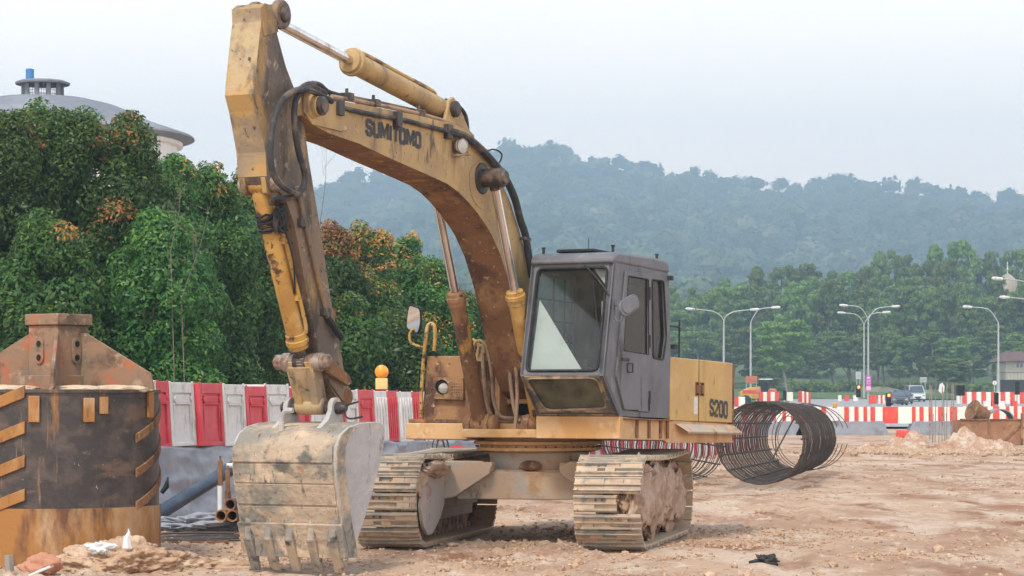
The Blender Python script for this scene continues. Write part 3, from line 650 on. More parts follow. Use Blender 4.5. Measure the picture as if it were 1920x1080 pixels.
b = MB(TU); b.tube(smooth_path([hk+Vector((0, .06, 0)), hk+Vector((0, .0, .12)), hk+Vector((.03, -.01, .19)), hk+Vector((.10, -.0, .21)), hk+Vector((.14, 0, .17))], 5), [.04]*21, 8) if False else b.tube(smooth_path([hk, hk+Vector((0, .0, .12)), hk+Vector((.04, -.01, .20)), hk+Vector((.12, 0, .21))], 5), .026, 8)
b.build('lifting_hook', M['bucketside'], bucket)

# --- upper frame
b = MB(TU)
b.bb(L3(-1.0, .62, 1.16), L3(1.40, -2.3, 1.30))                      # deck
b.bb(L3(-.52, .92, 1.14), L3(.46, .6, 1.235))                       # nose plate between the cylinders
b.bb(L3(-.30, .55, 1.23), L3(-.24, -.6, 1.9)); b.bb(L3(.24, .55, 1.23), L3(.30, -.6, 1.9))   # boom foot plates
frame = b.build('turntable_frame', M['deck'], EX, .01)
b = MB(TU)
for s in (-.50, -.28, .22, .46):     # cylinder foot lugs
    f, z = -foot.y, foot.z; pr = [L3(s, f+.12, 1.2), L3(s, f+.13, z), L3(s, f+.06, z+.11), L3(s, f-.06, z+.11), L3(s, f-.22, 1.2)]; b.prism(pr, (.05, 0, 0))
for s in (-.56, .16): b.lathe(L3(s, -foot.y, foot.z), X_, [(0, .07), (.02, .10), (.38, .10), (.40, .07)], 18)
b.build('cylinder_foot', M['rust'], frame, .005)
b = MB(TU)      # tan front wall behind the hoses with dark openings
wall = [L3(-.24, .36, 1.235), L3(.70, .36, 1.235), L3(.70, .36, 1.88), L3(.30, .36, 1.98), L3(-.05, .36, 1.86), L3(-.24, .36, 1.62)]
h1 = rpoly([FP(u, v, .36) for u, v in [(938, 798), (1000, 800), (1000, 757), (950, 757), (938, 778)]], .04); h2 = rpoly([FP(u, v, .36) for u, v in [(932, 813), (932, 803), (1000, 803), (1000, 813)]], .01)
b.prism(wall, (0, .04, 0), [h1]); b.build('front_wall', M['deck'], frame, .003)
b = MB(TU); b.bb(L3(-.22, .30, 1.31), L3(.68, -.3, 1.8)); b.build('engine_bay', M['black'], frame)
b = MB(TU)      # side skirts, right hand of the picture
sk = [(1.02, 1.375), (1.02, 1.13), (-.20, 1.13), (-.30, 1.10), (-2.38, 1.12), (-2.38, 1.335), (-.30, 1.355)]
b.prism([L3(1.40, f, z) for f, z in sk], (.045, 0, 0)); b.bb(L3(.46, 1.06, 1.135), L3(1.452, .98, 1.378)); b.bb(L3(.46, 1.0, 1.14), L3(1.42, .5, 1.17))
b.build('skirt', M['deck'], frame, .008)
b = MB(TU)      # walkway lip on the side
b.hexa([L3(1.452, -.62, 1.30), L3(1.56, -.62, 1.21), L3(1.56, -2.36, 1.21), L3(1.452, -2.36, 1.30)], [L3(1.452, -.50, 1.325), L3(1.57, -.60, 1.235), L3(1.57, -2.36, 1.235), L3(1.452, -2.36, 1.325)])
b.build('walkway', M['under'], frame, .004)
b = MB(TU)
for f in (.62, .28, -.05, -.25): b.bb(L3(1.448, f, 1.15), L3(1.462, f-.06, 1.345))
b.bb(L3(1.40, .95, 1.345), L3(1.50, -.35, 1.362)); b.build('skirt_rib', M['rust'], frame, .003)
# left side step box, tank box
SB = .68
b = MB(TU); b.bb(L3(-1.36, SB, 1.115), L3(-.58, SB-1.2, 1.30)); b.build('step_box', M['deck'], frame, .012)
b = MB(TU); b.bb(L3(-1.33, SB-.02, 1.302), L3(-.58, SB-.10, 1.345)); b.bb(L3(-1.33, SB-.1, 1.302), L3(-.6, SB-.5, 1.312)); b.build('step_tread', M['rust'], frame, .004)
tf = .42
TL, TR, TT, TBt = FP(792, 668, tf), -.42, FP(800, 668, tf).z, 1.31
b = MB(TU); fr = [Vector((TL.x, -tf, TBt+.04)), Vector((TL.x+.05, -tf, TBt)), Vector((-.42, -tf, TBt)), Vector((-.42, -tf, TT)), Vector((TL.x+.06, -tf, TT))]
b.prism(fr, (0, 1.9, 0)); tank = b.build('tank_box', M['rust'], frame, .012)
lh = [FP(815, 707, tf+.012), FP(872, 709, tf+.012), FP(872, 750, tf+.012), FP(817, 748, tf+.012)]
hc = FP(832, 726, tf+.012)
b = MB(TU); b.prism(lh, (0, -.012, 0)); b.prism(lh, (0, -.05, 0), [[hc+Vector((.085*math.cos(a), 0, .085*math.sin(a))) for a in np.linspace(0, 2*math.pi, 19)[:-1]]])
b.build('lamp_housing', M['rust'], tank, .003)
b = MB(TU); b.cyl(hc+Vector((0, -.030, 0)), hc+Vector((0, -.018, 0)), .086, 20); b.build('lamp_recess', M['black'], tank)
b = MB(TU); b.lathe(hc+Vector((.02, -.0, -.01)), (.15, -1, -.1), [(0, .05), (.05, .062), (.07, .058), (.085, .03)], 18); b.build('headlight', M['lens'], tank)
b = MB(TU)
for i in range(22):
    b.cyl(FP(849+random.random()*18, 722+random.random()*18, tf+.062), FP(849+random.random()*18, 722+random.random()*18, tf+.062)+Vector((0, -.001, 0)), .005, 5) if False else None
for i in range(5):
    for j in range(4):
        p = FP(848+i*4.2, 720+j*5.2, tf+.063); b.cyl(p, p+Vector((0, -.003, 0)), .006, 6)
b.build('vent_hole', M['black'], tank)
b = MB(TU); b.tube(smooth_path([FP(u, v, tf+.05) for u, v in [(789, 782), (790, 745), (793, 690), (799, 630), (802, 612), (808, 607), (814, 611), (816, 625), (814, 658)]], 4), .022, 8); b.build('handrail', M['yellow_deep'], tank)
b = MB(TU); b.cyl(Vector((-.75, -.2, TT)), Vector((-.75, -.2, TT+.10)), .055, 14); b.cyl(Vector((-.75, -.2, TT+.10)), Vector((-.75, -.2, TT+.12)), .065, 14); b.build('filler_cap', M['grease'], tank)
b = MB(TU); mf = tf+.05; b.tube(smooth_path([FP(u, v, mf) for u, v in [(793, 652), (782, 648), (770, 642), (768, 628), (772, 618)]], 4), .015, 8); mr_ = b.build('mirror', M['yellow_deep'], tank)
mc = [FP(u, v, mf) for u, v in [(772, 570), (797, 578), (794, 606), (783, 628), (757, 617), (762, 596)]]
mz0 = mc[2].z; mc = [p+Vector((0, (p.x-mc[0].x)*-.35-(p.z-mz0)*.30, 0)) for p in mc]
b = MB(TU); b.prism(rpoly(mc, .04), (0, .03, 0)); b.build('mirror_shell', M['rubber'], mr_, .004)
cm = sum((p for p in mc), Vector())/6
b = MB(TU); b.prism(rpoly([cm+(p-cm)*.88 for p in mc], .04), (0, -.004, 0)); b.build('mirror_glass', M['mirror'], mr_)
# hoses in front of the frame
for (px, s) in [([(905, 655), (906, 690), (910, 730), (915, 765), (930, 786), (955, 790), (975, 786)], .55), ([(915, 655), (922, 700), (925, 745), (934, 775), (950, 784), (985, 782)], .60), ([(897, 655), (893, 690), (900, 720)], .5),
                ([(953, 668), (956, 700), (960, 740), (966, 775), (975, 790)], .72), ([(964, 668), (968, 700), (970, 740), (968, 780), (964, 812)], .76)]:
    b = MB(TU); b.tube(smooth_path([FP(u, v, s) for u, v in px], 5), .022, 8); b.build('hydraulic_hose', M['hosetan'], frame)
for (u0, u1, f, vt, vb) in [(884, 912, .52, 639, 668), (944, 972, .70, 640, 668)]:
    b = MB(TU); b.tube(smooth_path([FP(*q_, f) for q_ in [(u0+5, vb), (u0+4, vt+10), (u0+12, vt), (u0+22, vt+3), (u1, vt+16), (u1, vb+8)]], 5), .018, 8)
    b.tube(smooth_path([FP(*q_, f+.05) for q_ in [(u0+12, vb), (u0+13, vt+14), (u0+20, vt+9), (u1-4, vb-6)]], 5), .016, 8)
    b.box(FP((u0+u1)/2, vb+2, f), (.17, .07, .09)); b.build('pipe_manifold', M['yellow'], frame, .004)
b = MB(TU); b.tube(smooth_path([FP(*q_, .45) for q_ in [(865, 639), (884, 637), (896, 644), (898, 660)]], 4), .02, 8); b.build('handrail', M['yellow_deep'], frame)
b = MB(TU); b.bb(FP(896, 668, .42)+Vector((0, .02, 0)), FP(912, 768, .42)+Vector((0, -.02, 0))); b.build('hose_guard', M['rust'], frame, .006)
# engine house and counterweight
ZH = 2.065
b = MB(TU); b.bb(L3(-1.25, -.34, 1.305), L3(1.40, -2.33, ZH-.02)); b.bb(L3(-.9, -.6, ZH-.02), L3(1.0, -2.3, ZH+.02)); house = b.build('engine_house', M['deck'], EX, .015)
for (f0, f1) in ((-.365, -1.235), (-1.25, -2.33)):
    b = MB(TU); b.bb(L3(1.40, f0, 1.355), L3(1.446, f1, ZH+.005)); d_ = b.build('engine_door', M['panel'], house, .008)
    fh = -1.18 if f0 > -1 else -1.33
    b = MB(TU); b.bb(L3(1.446, fh+.045, 1.66), L3(1.4485, fh-.045, 1.80)); b.build('latch_recess', M['black'], d_)
    b = MB(TU); b.tube([L3(1.452, fh+a, z) for a, z in ((.05, 1.655), (.05, 1.805), (-.05, 1.805), (-.05, 1.655))], .007, 6, closed=True); b.box(L3(1.456, fh, 1.73), (.02, .03, .10)); b.build('latch', M['rust'], d_)
b = MB(TU); b.bb(L3(1.38, -2.335, 1.14), L3(1.450, -2.375, 2.055)); b.build('corner_trim', M['rust'], house, .004)
b = MB(TU); b.bb(L3(1.4465, -1.09, 1.44), L3(1.4478, -1.20, 1.64)); b.build('sticker', M['sticker'], house)
b = MB(TU); b.bb(L3(1.42, -1.235, 1.36), L3(1.445, -1.25, ZH)); b.build('door_gap', M['black'], house)
p0, p1 = S(1331, 777, 1.449), S(1364, 782, 1.449)
lettering('S200', p0, p1, Vector((0, 0, .165)), Vector((.002, 0, 0)), [1, 1, 1, 1], .34, gap=.22).build('lettering', M['letter'], house, smooth=0, rec=False)
b = MB(TU); arc = [(-2.34, 1.36), (-2.52, 1.36), (-2.66, 1.20), (-2.75, .8), (-2.78, .3), (-2.78, -.3), (-2.75, -.8), (-2.66, -1.2), (-2.45, -1.36), (-2.34, -1.36)]
b.hexa([L3(s, f, 1.13) for f, s in arc], [L3(s, f, ZH-.03) for f, s in arc]); b.build('counterweight', M['under'], EX, .03)
b = MB(TU)      # rail and mirror bracket behind the cab
b.tube([S(u, v, 1.0) for u, v in [(1273, 672), (1274, 600)]], .012, 6); b.tube([S(u, v, 1.0) for u, v in [(1274, 613), (1256, 611)]], .012, 6); b.box(S(1264, 650, 1.2), (.05, .1, .05)); b.build('handrail', M['rubber'], house)

# --- cab
CS0, CS1 = .475, 1.45
b = MB(TU)
sideP = [(1.25, 3.02), (1.505, 1.80), (1.06, 1.38), (-.32, 1.38), (-.36, 2.06), (-.30, 2.95), (-.24, 3.02)]
def P3(s, fz): return L3(s, fz[0], fz[1])
winF = rpoly([S(u, v, CS1) for u, v in [(1174, 517), (1212, 524), (1212, 665), (1165, 657)]], .02)
winR = rpoly([S(u, v, CS1) for u, v in [(1222, 524), (1244, 527), (1249, 632), (1243, 675), (1224, 671)]], .04)
b.prism([P3(CS1, p) for p in sideP], (-.05, 0, 0), [winF, winR])
cab = b.build('cab', M['cab'], EX, .006)
b = MB(TU); lw = rpoly([L3(CS0, f, z) for f, z in [(1.20, 2.9), (1.38, 1.95), (.25, 1.95), (.25, 2.9)]], .06)
b.prism([P3(CS0, p) for p in sideP], (.05, 0, 0), [lw]); b.build('inner_wall', M['cab'], cab, .006)
b = MB(TU); b.prism([Vector((CS0+.03, p.y, p.z)) for p in lw], (.006, 0, 0)); b.build('side_window', M['teal'], cab)
b = MB(TU)
for f in (.78, .5): b.bb(L3(CS0+.04, f, 1.95), L3(CS0+.055, f-.02, 2.9))
for z in (2.2, 2.42, 2.65): b.bb(L3(CS0+.04, 1.32, z), L3(CS0+.052, .25, z+.012))
b.build('window_guard', M['cabin'], cab)
# windscreen frame, slanted plane
def WS(s, t): return L3(s, 1.25+(1.505-1.25)*t, 3.02+(1.80-3.02)*t)       # t 0 roof .. 1 sill
wn = Vector((0, -1.22, .255)).normalized()
ws_open = rpoly([WS(.565, .045), WS(1.385, .045), WS(1.385, .955), WS(.545, .955)], .07)
b = MB(TU); b.prism([WS(CS0, 0), WS(CS1, 0), WS(CS1, 1), WS(CS0, 1)], -wn*.06, [ws_open]); b.build('windscreen_frame', M['cab'], cab, .012)
b = MB(TU); b.tube([p+wn*.006 for p in ws_open], .016, 6, closed=True); b.build('window_seal', M['rubber'], cab)
b = MB(TU); b.prism([p-wn*.02 for p in ws_open], wn*.006); b.build('windscreen', M['glass'], cab)
def onws(u, v, off=0):
    A_ = WS(.5, 0)+wn*off; M_ = (TE @ TU).inverted(); lo_ = M_ @ Vector((0, 0, H)); ld = M_.to_3x3() @ Vector(((u-CX)/F, 1, -(v-CY)/F)); return lo_+ld*((A_-lo_).dot(wn)/ld.dot(wn))
b = MB(TU); b.prism([onws(u, v, -.06) for u, v in [(1012, 562), (1096, 702), (994, 702)]], -wn*.006); b.build('reflection_stand_in', M['white'], cab)  # pale triangle modelled in place of the sky's reflection in the windscreen
b = MB(TU); b.prism([onws(u, v, -.09) for u, v in [(1106, 493), (1144, 494), (1143, 545)]], -wn*.006); b.build('reflection_stand_in', M['white'], cab)  # smaller pale triangle in the upper corner, same stand-in for a reflection
b = MB(TU); b.tube([onws(u, v, .02) for u, v in [(1096, 497), (1118, 520), (1142, 552)]], .010, 6); b.tube([onws(u, v, .02) for u, v in [(1112, 526), (1120, 610)]], .008, 6); b.build('wiper', M['rubber'], cab)
b = MB(TU); b.bb(L3(1.20, 1.0, 2.35), L3(1.30, .99, 2.62)); b.build('control_plate', M['sticker'], cab)
# lower front: knocked-in dirty window
def LW(s, t): return L3(s, 1.505-.445*t, 1.80-.42*t)
ln = Vector((0, -.42, -.445)).normalized()
lo_open = rpoly([LW(.53, .05), LW(1.37, .05), LW(1.35, .80), LW(.60, .86)], .09)
b = MB(TU); b.prism([LW(CS0, 0), LW(CS1, 0), LW(CS1, 1), LW(CS0, 1)], -ln*.05, [lo_open]); b.build('lower_front', M['cablow'], cab, .01)
b = MB(TU); b.tube([p+ln*.004 for p in lo_open], .011, 6, closed=True); b.build('window_seal', M['cablow'], cab)
b = MB(TU); b.prism([p-ln*.02 for p in lo_open], ln*.006); b.build('lower_window', M['glassdirty'], cab)
# door on the side
dpx = [(1171, 507), (1218, 516), (1218, 773), (1168, 768), (1153, 706), (1158, 655)]
dl = rpoly([S(u, v, CS1+.004) for u, v in dpx], .02); wf2 = [Vector((CS1+.004, p.y, p.z)) for p in winF]
b = MB(TU); b.prism(dl, (.022, 0, 0), [wf2]); door = b.build('door', M['cab'], cab, .006)
b = MB(TU); b.prism([Vector((CS1+.006, p.y, p.z)) for p in winF], (.004, 0, 0)); b.build('door_window', M['glassdark'], door)
b = MB(TU); b.tube([Vector((CS1+.027, p.y, p.z)) for p in winF], .006, 6, closed=True); b.build('window_seal', M['rubber'], door)
b = MB(TU); hb = S(1183, 690, CS1+.05); b.tube([hb+Vector((-.02, -.05, .05)), hb+Vector((0, .05, .05)), hb+Vector((0, .05, -.045)), hb+Vector((-.02, -.05, -.045))], .008, 6, closed=True); b.box(S(1173, 674, CS1+.03), (.01, .2, .03)); b.build('handle', M['rubber'], door)
b = MB(TU)
for (u, v) in [(1218, 550), (1218, 640), (1218, 745), (1217, 758)]: b.cyl(S(u, v+12, CS1+.03), S(u, v-12, CS1+.03), .014, 8)
b.build('hinge', M['rubber'], door)
b = MB(TU); b.prism([Vector((CS1-.03, p.y, p.z)) for p in winR], (.004, 0, 0)); b.build('rear_side_window', M['glassdark'], cab)
b = MB(TU); b.tube([Vector((CS1+.004, p.y, p.z)) for p in winR], .010, 6, closed=True); b.build('window_seal', M['rubber'], cab)
b = MB(TU)      # roof: shallow pan with a raised drip edge and overhanging front
rf = [(1.30, 3.01), (1.27, 3.09), (1.16, 3.135), (.2, 3.155), (-.20, 3.14), (-.28, 3.09), (-.30, 3.0)]
b.hexa([L3(CS0+.0, f, z) for f, z in rf], [L3(CS1+.012, f, z) for f, z in rf]); b.build('roof', M['cab'], cab, .03)
b = MB(TU); b.bb(L3(.70, 1.1, 3.15), L3(1.15, .4, 3.185)); b.build('roof_hatch', M['rubber'], cab, .01)
b = MB(TU)
for (s, f, h) in [(1.35, 1.05, .04), (1.38, -.1, .03), (.55, 1.1, .03)]: b.cyl(L3(s, f, 3.13), L3(s, f, 3.17+h), .016, 8); b.cyl(L3(s, f, 3.165+h), L3(s, f, 3.18+h), .024, 8)
b.tube([L3(.95, .8, 3.17), L3(.95, .8, 3.32)], .004, 5); b.box(L3(1.47, -.28, 2.95), (.06, .06, .05)); b.build('roof_stud', M['rubber'], cab)
b = MB(TU); b.bb(L3(CS0+.05, 1.1, 1.40), L3(CS1-.05, -.3, 1.44)); b.bb(L3(CS0+.05, -.25, 1.4), L3(CS1-.05, -.3, 2.15)); b.bb(L3(CS0+.05, .24, 1.4), L3(CS0+.08, -.3, 3.0)); b.bb(L3(CS0+.05, -.26, 2.95), L3(CS1-.05, 1.1, 3.0)); b.build('lining', M['cabin'], cab, .01)
b = MB(TU); b.prism([L3(CS0+.05, -.28, 2.1), L3(CS1-.05, -.28, 2.1), L3(CS1-.05, -.28, 2.96), L3(CS0+.05, -.28, 2.96)], (0, .03, 0), [[L3(.66, -.28, 2.2), L3(1.28, -.28, 2.2), L3(1.28, -.28, 2.88), L3(.66, -.28, 2.88)]]); b.build('rear_wall', M['cabin'], cab)
b = MB(TU); b.bb(L3(.66, -.29, 2.2), L3(1.28, -.295, 2.88)); b.build('rear_window', M['glassdark'], cab)
b = MB(TU); b.box(L3(.97, .30, 1.86), (.50, .50, .14)); b.box(L3(.97, .05, 2.22), (.48, .12, .66), Matrix.Rotation(R(-8), 3, 'X')); b.box(L3(.97, .02, 2.62), (.26, .10, .18)); b.box(L3(.97, .3, 1.65), (.36, .36, .34)); b.build('seat', M['seat'], cab, .04)
b = MB(TU)
for s in (.66, 1.27): b.box(L3(s, .45, 1.83), (.16, .55, .40)); b.tube(smooth_path([L3(s, .62, 2.0), L3(s, .64, 2.12), L3(s, .66, 2.22)], 4), .013, 8); b.ell(L3(s, .66, 2.25), (.03, .03, .045), 10, 6)
for s in (.9, 1.02): b.tube([L3(s, 1.05, 1.44), L3(s, 1.0, 1.95)], .012, 6); b.ell(L3(s, 1.0, 1.97), (.022, .022, .022), 8, 6)
b.build('control_console', M['seat'], cab, .02)
# mirror on the door side
mm = S(1181, 572, CS1+.30); b = MB(TU)
b.tube(smooth_path([S(1152, 592, CS1+.03), S(1157, 602, CS1+.14), S(1166, 600, CS1+.24), S(1177, 575, CS1+.29)], 4), .010, 6); b.tube([S(1152, 560, CS1+.02), S(1152, 600, CS1+.04)], .010, 6); b.tube([S(1152, 572, CS1+.02), mm+Vector((-.05, 0, 0))], .012, 6)
mo = b.build('side_mirror', M['cab'], cab)
dv = (S(1199, 562, CS1+.34)-S(1164, 584, CS1+.26)).normalized(); uv = Vector((.0, .35, 1)); uv = (uv-dv*uv.dot(dv)).normalized(); ov = dv.cross(uv); ov = ov if ov.y < 0 else -ov
pts = []
for a in np.linspace(-math.pi/2, math.pi/2, 9): pts.append(mm+dv*(.085+.085*math.cos(a))+uv*.085*math.sin(a))
for a in np.linspace(math.pi/2, 1.5*math.pi, 9): pts.append(mm+dv*(-.085+.085*math.cos(a))+uv*.085*math.sin(a))
b = MB(TU); b.prism(pts, ov*-.03); cm = mm; b.prism([cm+(p-cm)*.8+ov*.012 for p in pts], ov*-.014); b.build('mirror_shell', M['cab'], mo, .012)

# --- undercarriage
def GP(u, v, f): return FP(u, v, f, TG)
def GS(u, v, s): return S(u, v, s, TG)
b = MB(TG); b.lathe((-.0, 0, .99), (0, 0, 1), [(0, .60), (.02, .70), (.055, .70), (.06, .66), (.085, .66), (.09, .73), (.125, .73), (.13, .62), (.17, .62)], 48); ring = b.build('slewing_ring', M['deck'], EX, .004)
b = MB(TG)
for k in range(40): a = 2*math.pi*k/40; b.cyl((.705*math.cos(a), .705*math.sin(a), 1.066), (.705*math.cos(a), .705*math.sin(a), 1.045), .013, 6)
b.build('bolt', M['rust'], ring)
b = MB(TG); b.lathe((0, 0, .62), (0, 0, 1), [(0, .53), (.16, .55), (.30, .55), (.37, .58)], 40)
b.bb((-.80, -.62, .47), (.78, -.54, .78)); b.bb((-.8, .54, .47), (.78, .62, .78)); b.bb((-.8, -.56, .74), (.78, .56, .80)); 
carb = b.build('car_body', M['under'], EX, .012)
b = MB(TG); b.ell((.03, -.585, .845), (.13, .05, .06), 14, 8, jit=.12); b.build('rusty_hatch', M['rust'], carb)
b = MB(TG)
for sg in (1, -1):      # splayed legs to the track frames
    for fy in (-1, 1):
        pr = [(.50*sg, .90), (.98*sg, .90), (1.06*sg, .80), (1.06*sg, .50), (.93*sg, .47), (.80*sg, .50), (.40*sg, .76), (.38*sg, .84)]
        b.prism([Vector((x, .66*fy, z)) for x, z in pr], (0, .10*fy, 0))
        b.hexa([Vector((.38*sg, .5*fy, .78)), Vector((.98*sg, .5*fy, .70)), Vector((.98*sg, .72*fy, .70)), Vector((.38*sg, .72*fy, .78))], [Vector((.38*sg, .5*fy, .885)), Vector((.98*sg, .5*fy, .885)), Vector((.98*sg, .72*fy, .885)), Vector((.38*sg, .72*fy, .885))])
b.build('frame_leg', M['under'], carb, .012)
# crawler tracks: shoe plates on a chain path round the frame
TRK = (-1.27, 1.135); SW = .71; RR = .455; HL = 1.55; TOPZ = .97
def track_path():
    pts = []; z0 = .035
    for k in range(200): pts.append((-HL+2*HL*k/200, z0))                                   # bottom (local y, back positive)
    for k in range(120): a = -math.pi/2+math.pi*k/120; pts.append((HL+RR*math.cos(a), z0+RR+RR*math.sin(a)))
    for k in range(200): t = k/200; pts.append((HL-2*HL*t, z0+2*RR-.03*math.sin(math.pi*t)))
    for k in range(120): a = math.pi/2+math.pi*k/120; pts.append((-HL+RR*math.cos(a), z0+RR+RR*math.sin(a)))
    return pts
tp = np.array(track_path()); seg = np.linalg.norm(np.roll(tp, -1, 0)-tp, axis=1); cum = np.concatenate([[0], np.cumsum(seg)]); TLn = cum[-1]; NSH = 47
def at_path(d):
    d = d % TLn; i = int(np.searchsorted(cum, d, 'right')-1); t = (d-cum[i])/seg[i]; a = tp[i]; c = tp[(i+1) % len(tp)]; return a+(c-a)*t
pitch = TLn/NSH
def shoe_mesh(var):     # plate with three grousers, one lip; outward = +z, along chain = +y
    b = MB(); pl_ = pitch*.5; rs = random.Random(var); w0, w1 = -SW/2, SW/2
    if var == 9: w0 = -SW/2+.25
    prof = [(-pl_+.010, 0), (-pl_+.010, .012), (-pl_+.016, .014), (-pl_+.020, .050), (-pl_+.036, .050), (-pl_+.042, .014), (-.014, .010), (-.008, .046), (.008, .046), (.014, .010), (pl_-.044, .010), (pl_-.038, .046), (pl_-.022, .046), (pl_-.016, .018), (pl_-.004, .008), (pl_-.006, -.006), (.02, -.008)]
    xs = [w0, w0+.02]+[w0+.02+(w1-w0-.04)*k/9 for k in range(1, 9)]+[w1-.02, w1]; k = len(prof); vs = []
    for x in xs: vs += [(x+rs.uniform(-.004, .004), y_, z_+(rs.uniform(-.003, .002) if z_ > .02 else 0)) for y_, z_ in prof]
    fs = [tuple(range(k)), tuple(range((len(xs)-1)*k, len(xs)*k))[::-1]]+[(i*k+j, (i+1)*k+j, (i+1)*k+(j+1) % k, i*k+(j+1) % k) for i in range(len(xs)-1) for j in range(k)]
    b.add(vs, fs, 0); st = {2, 3, 4, 6, 7, 8, 10, 11, 12}
    for q_ in range(2, len(fs)):
        if (q_-2) % k in st: b.m[q_] = 3
    for x in (-.085, .085): b.box((x, -.0, -.045), (.045, pitch*.98, .075), None, 1); b.cyl((x-.03, -pitch*.42, -.045), (x+.03, -pitch*.42, -.045), .03, 8, mi=1)
    for x in (-.12, -.05, .05, .12): b.cyl((x, -.035, .008), (x, -.035, .024), .013, 6, mi=1)
    # mud caked between the grousers
    for a, c_ in ((-pl_+.040, -.012), (.012, pl_-.042)):
        x0 = w0+.006
        while x0 < w1-.06:
            x1 = min(w1-.006, x0+rs.uniform(.06, .34))
            if rs.random() < .80: b.bb((x0, a-.002, .004), (x1-.004, c_+.002, rs.choice([.020, .034, .041, .045])+rs.uniform(-.003, .003)), 2 if rs.random() < .6 else 0)
            x0 = x1
    return b.mesh('track_shoe', 30)
SHOES = []
for v_ in range(6):
    me = shoe_mesh(v_); [me.materials.append(M[k_]) for k_ in ('shoe', 'link', 'mud', 'grouser')]; SHOES.append(me)
broken = shoe_mesh(9); [broken.materials.append(M[k_]) for k_ in ('shoe', 'link', 'mud', 'grouser')]
for ti, tx in enumerate(TRK):
    sgn = 1 if tx > 0 else -1; inner = -sgn
    b = MB(TG); b.bb((tx-.17, -1.45, .22), (tx+.17, 1.45, .62)); b.bb((tx-.20, -1.1, .62), (tx+.20, 1.1, .74))
    for s_ in (-.19, .13): b.prism([Vector((tx+s_, y_, z_)) for y_, z_ in [(-1.75, .50), (-1.6, .66), (1.6, .66), (1.75, .50), (1.6, .34), (-1.6, .34)]], (.06, 0, 0))
    tr = b.build('crawler_track', M['under'], EX, .01)
    for yy in (-HL, HL):
        b = MB(TG); b.lathe((tx-.06, yy, .035+RR), X_, [(0, .36), (.02, .41), (.10, .41), (.12, .36)], 28); b.lathe((tx-.16, yy, .035+RR), X_, [(0, .12), (.02, .2), (.30, .2), (.32, .12)], 20)
        b.build('sprocket' if yy > 0 else 'idler_wheel', M['link'], tr, .006)
    b = MB(TG)
    for k in range(7):
        yy = -1.25+k*.417; b.lathe((tx-.13, yy, .17), X_, [(0, .07), (.01, .105), (.05, .105), (.06, .08), (.20, .08), (.21, .105), (.25, .105), (.26, .07)], 18)
    b.build('roller', M['link'], tr)
    for k in range(NSH):
        d0 = k*pitch+.05; p = at_path(d0); a = at_path(d0-.07); c = at_path(d0+.07); t = (c-a); ang = math.atan2(t[1], t[0])
        loc = Vector((tx, p[0], p[1])); isb = ti == 1 and p[0] < -HL-.25 and .38 < p[1] < .62
        o = bpy.data.objects.new('track_shoe', broken if isb else SHOES[(k*5+ti*3) % 6]); C.objects.link(o); o.parent = tr
        # travelling direction +y, outward normal points away from the loop
        yv = Vector((0, t[0], t[1])).normalized(); zv = X_.cross(yv)
        if zv.dot(Vector((0, p[0]-0, p[1]-(.035+RR)))) < 0 or True: zv = -zv if zv.dot(Vector((0, p[0]*.2 if abs(p[0]) < HL else p[0]-math.copysign(HL, p[0]), p[1]-(.035+RR)))) < 0 else zv
        xv = yv.cross(zv); Mx = Matrix((xv, yv, zv)).transposed().to_4x4(); Mx.translation = loc
        o.matrix_basis = TG @ Mx
# mud packed into the tracks
def lump(T, c, r, seed, sub=4, amp=.35, fl=6.):
    import bmesh
    bm = bmesh.new(); bmesh.ops.create_icosphere(bm, subdivisions=sub, radius=1)
    for v in bm.verts:
        p = v.co.copy(); d = 1+amp*noise.fractal(p*1.3+Vector((seed, 0, 0)), 1, 2, 4)+amp*.35*noise.fractal(p*fl+Vector((0, seed, 0)), 1, 2, 3)
        v.co = Vector((p.x*r[0], p.y*r[1], p.z*r[2]))*d+Vector(c)
        if T: v.co = T @ v.co
    me = bpy.data.meshes.new('m'); bm.to_mesh(me); bm.free(); me.polygons.foreach_set('use_smooth', [True]*len(me.polygons)); return me
tracks = [o for o in C.objects if o.name.startswith('crawler_track')]
tL, tR = (tracks[0], tracks[1])
for T_, c, r, par in [(tR, (1.36, -1.35, .52), (.12, .55, .40), 0), (tR, (1.36, -.55, .50), (.13, .55, .38), 0), (tR, (1.36, .35, .50), (.12, .6, .36), 0), (tR, (1.35, 1.25, .46), (.11, .62, .36), 0), (tR, (1.26, -1.45, .84), (.2, .42, .08), 0),
                      (tR, (1.35, -1.72, .5), (.10, .26, .22), 0), (tR, (1.30, -1.80, .50), (.18, .14, .17), 0), (tL, (-.95, -1.12, .82), (.14, .5, .10), 0), (tL, (-.98, -1.62, .66), (.08, .26, .20), 0), (tR, (.80, -1.0, .84), (.10, .5, .10), 0), (tL, (-.97, -.55, .90), (.10, .18, .07), 0)]:
    me = lump(TG, c, r, c[0]*7+c[1]*3, 5, .38, 5.); me.name = 'dried_mud'; link_mesh('dried_mud', me, M['mud'], T_)
b = MB(TG)      # inner guard plate at the front of the left track
gp = rpoly([GS(u, v, -.95) for u, v in [(790, 905), (800, 890), (832, 884), (832, 925), (826, 950), (818, 975), (806, 1000), (797, 1004), (788, 985), (783, 950)]], .05)
b.prism(gp, (.035, 0, 0)); b.build('guard_plate', M['bucketside'], tL, .008)

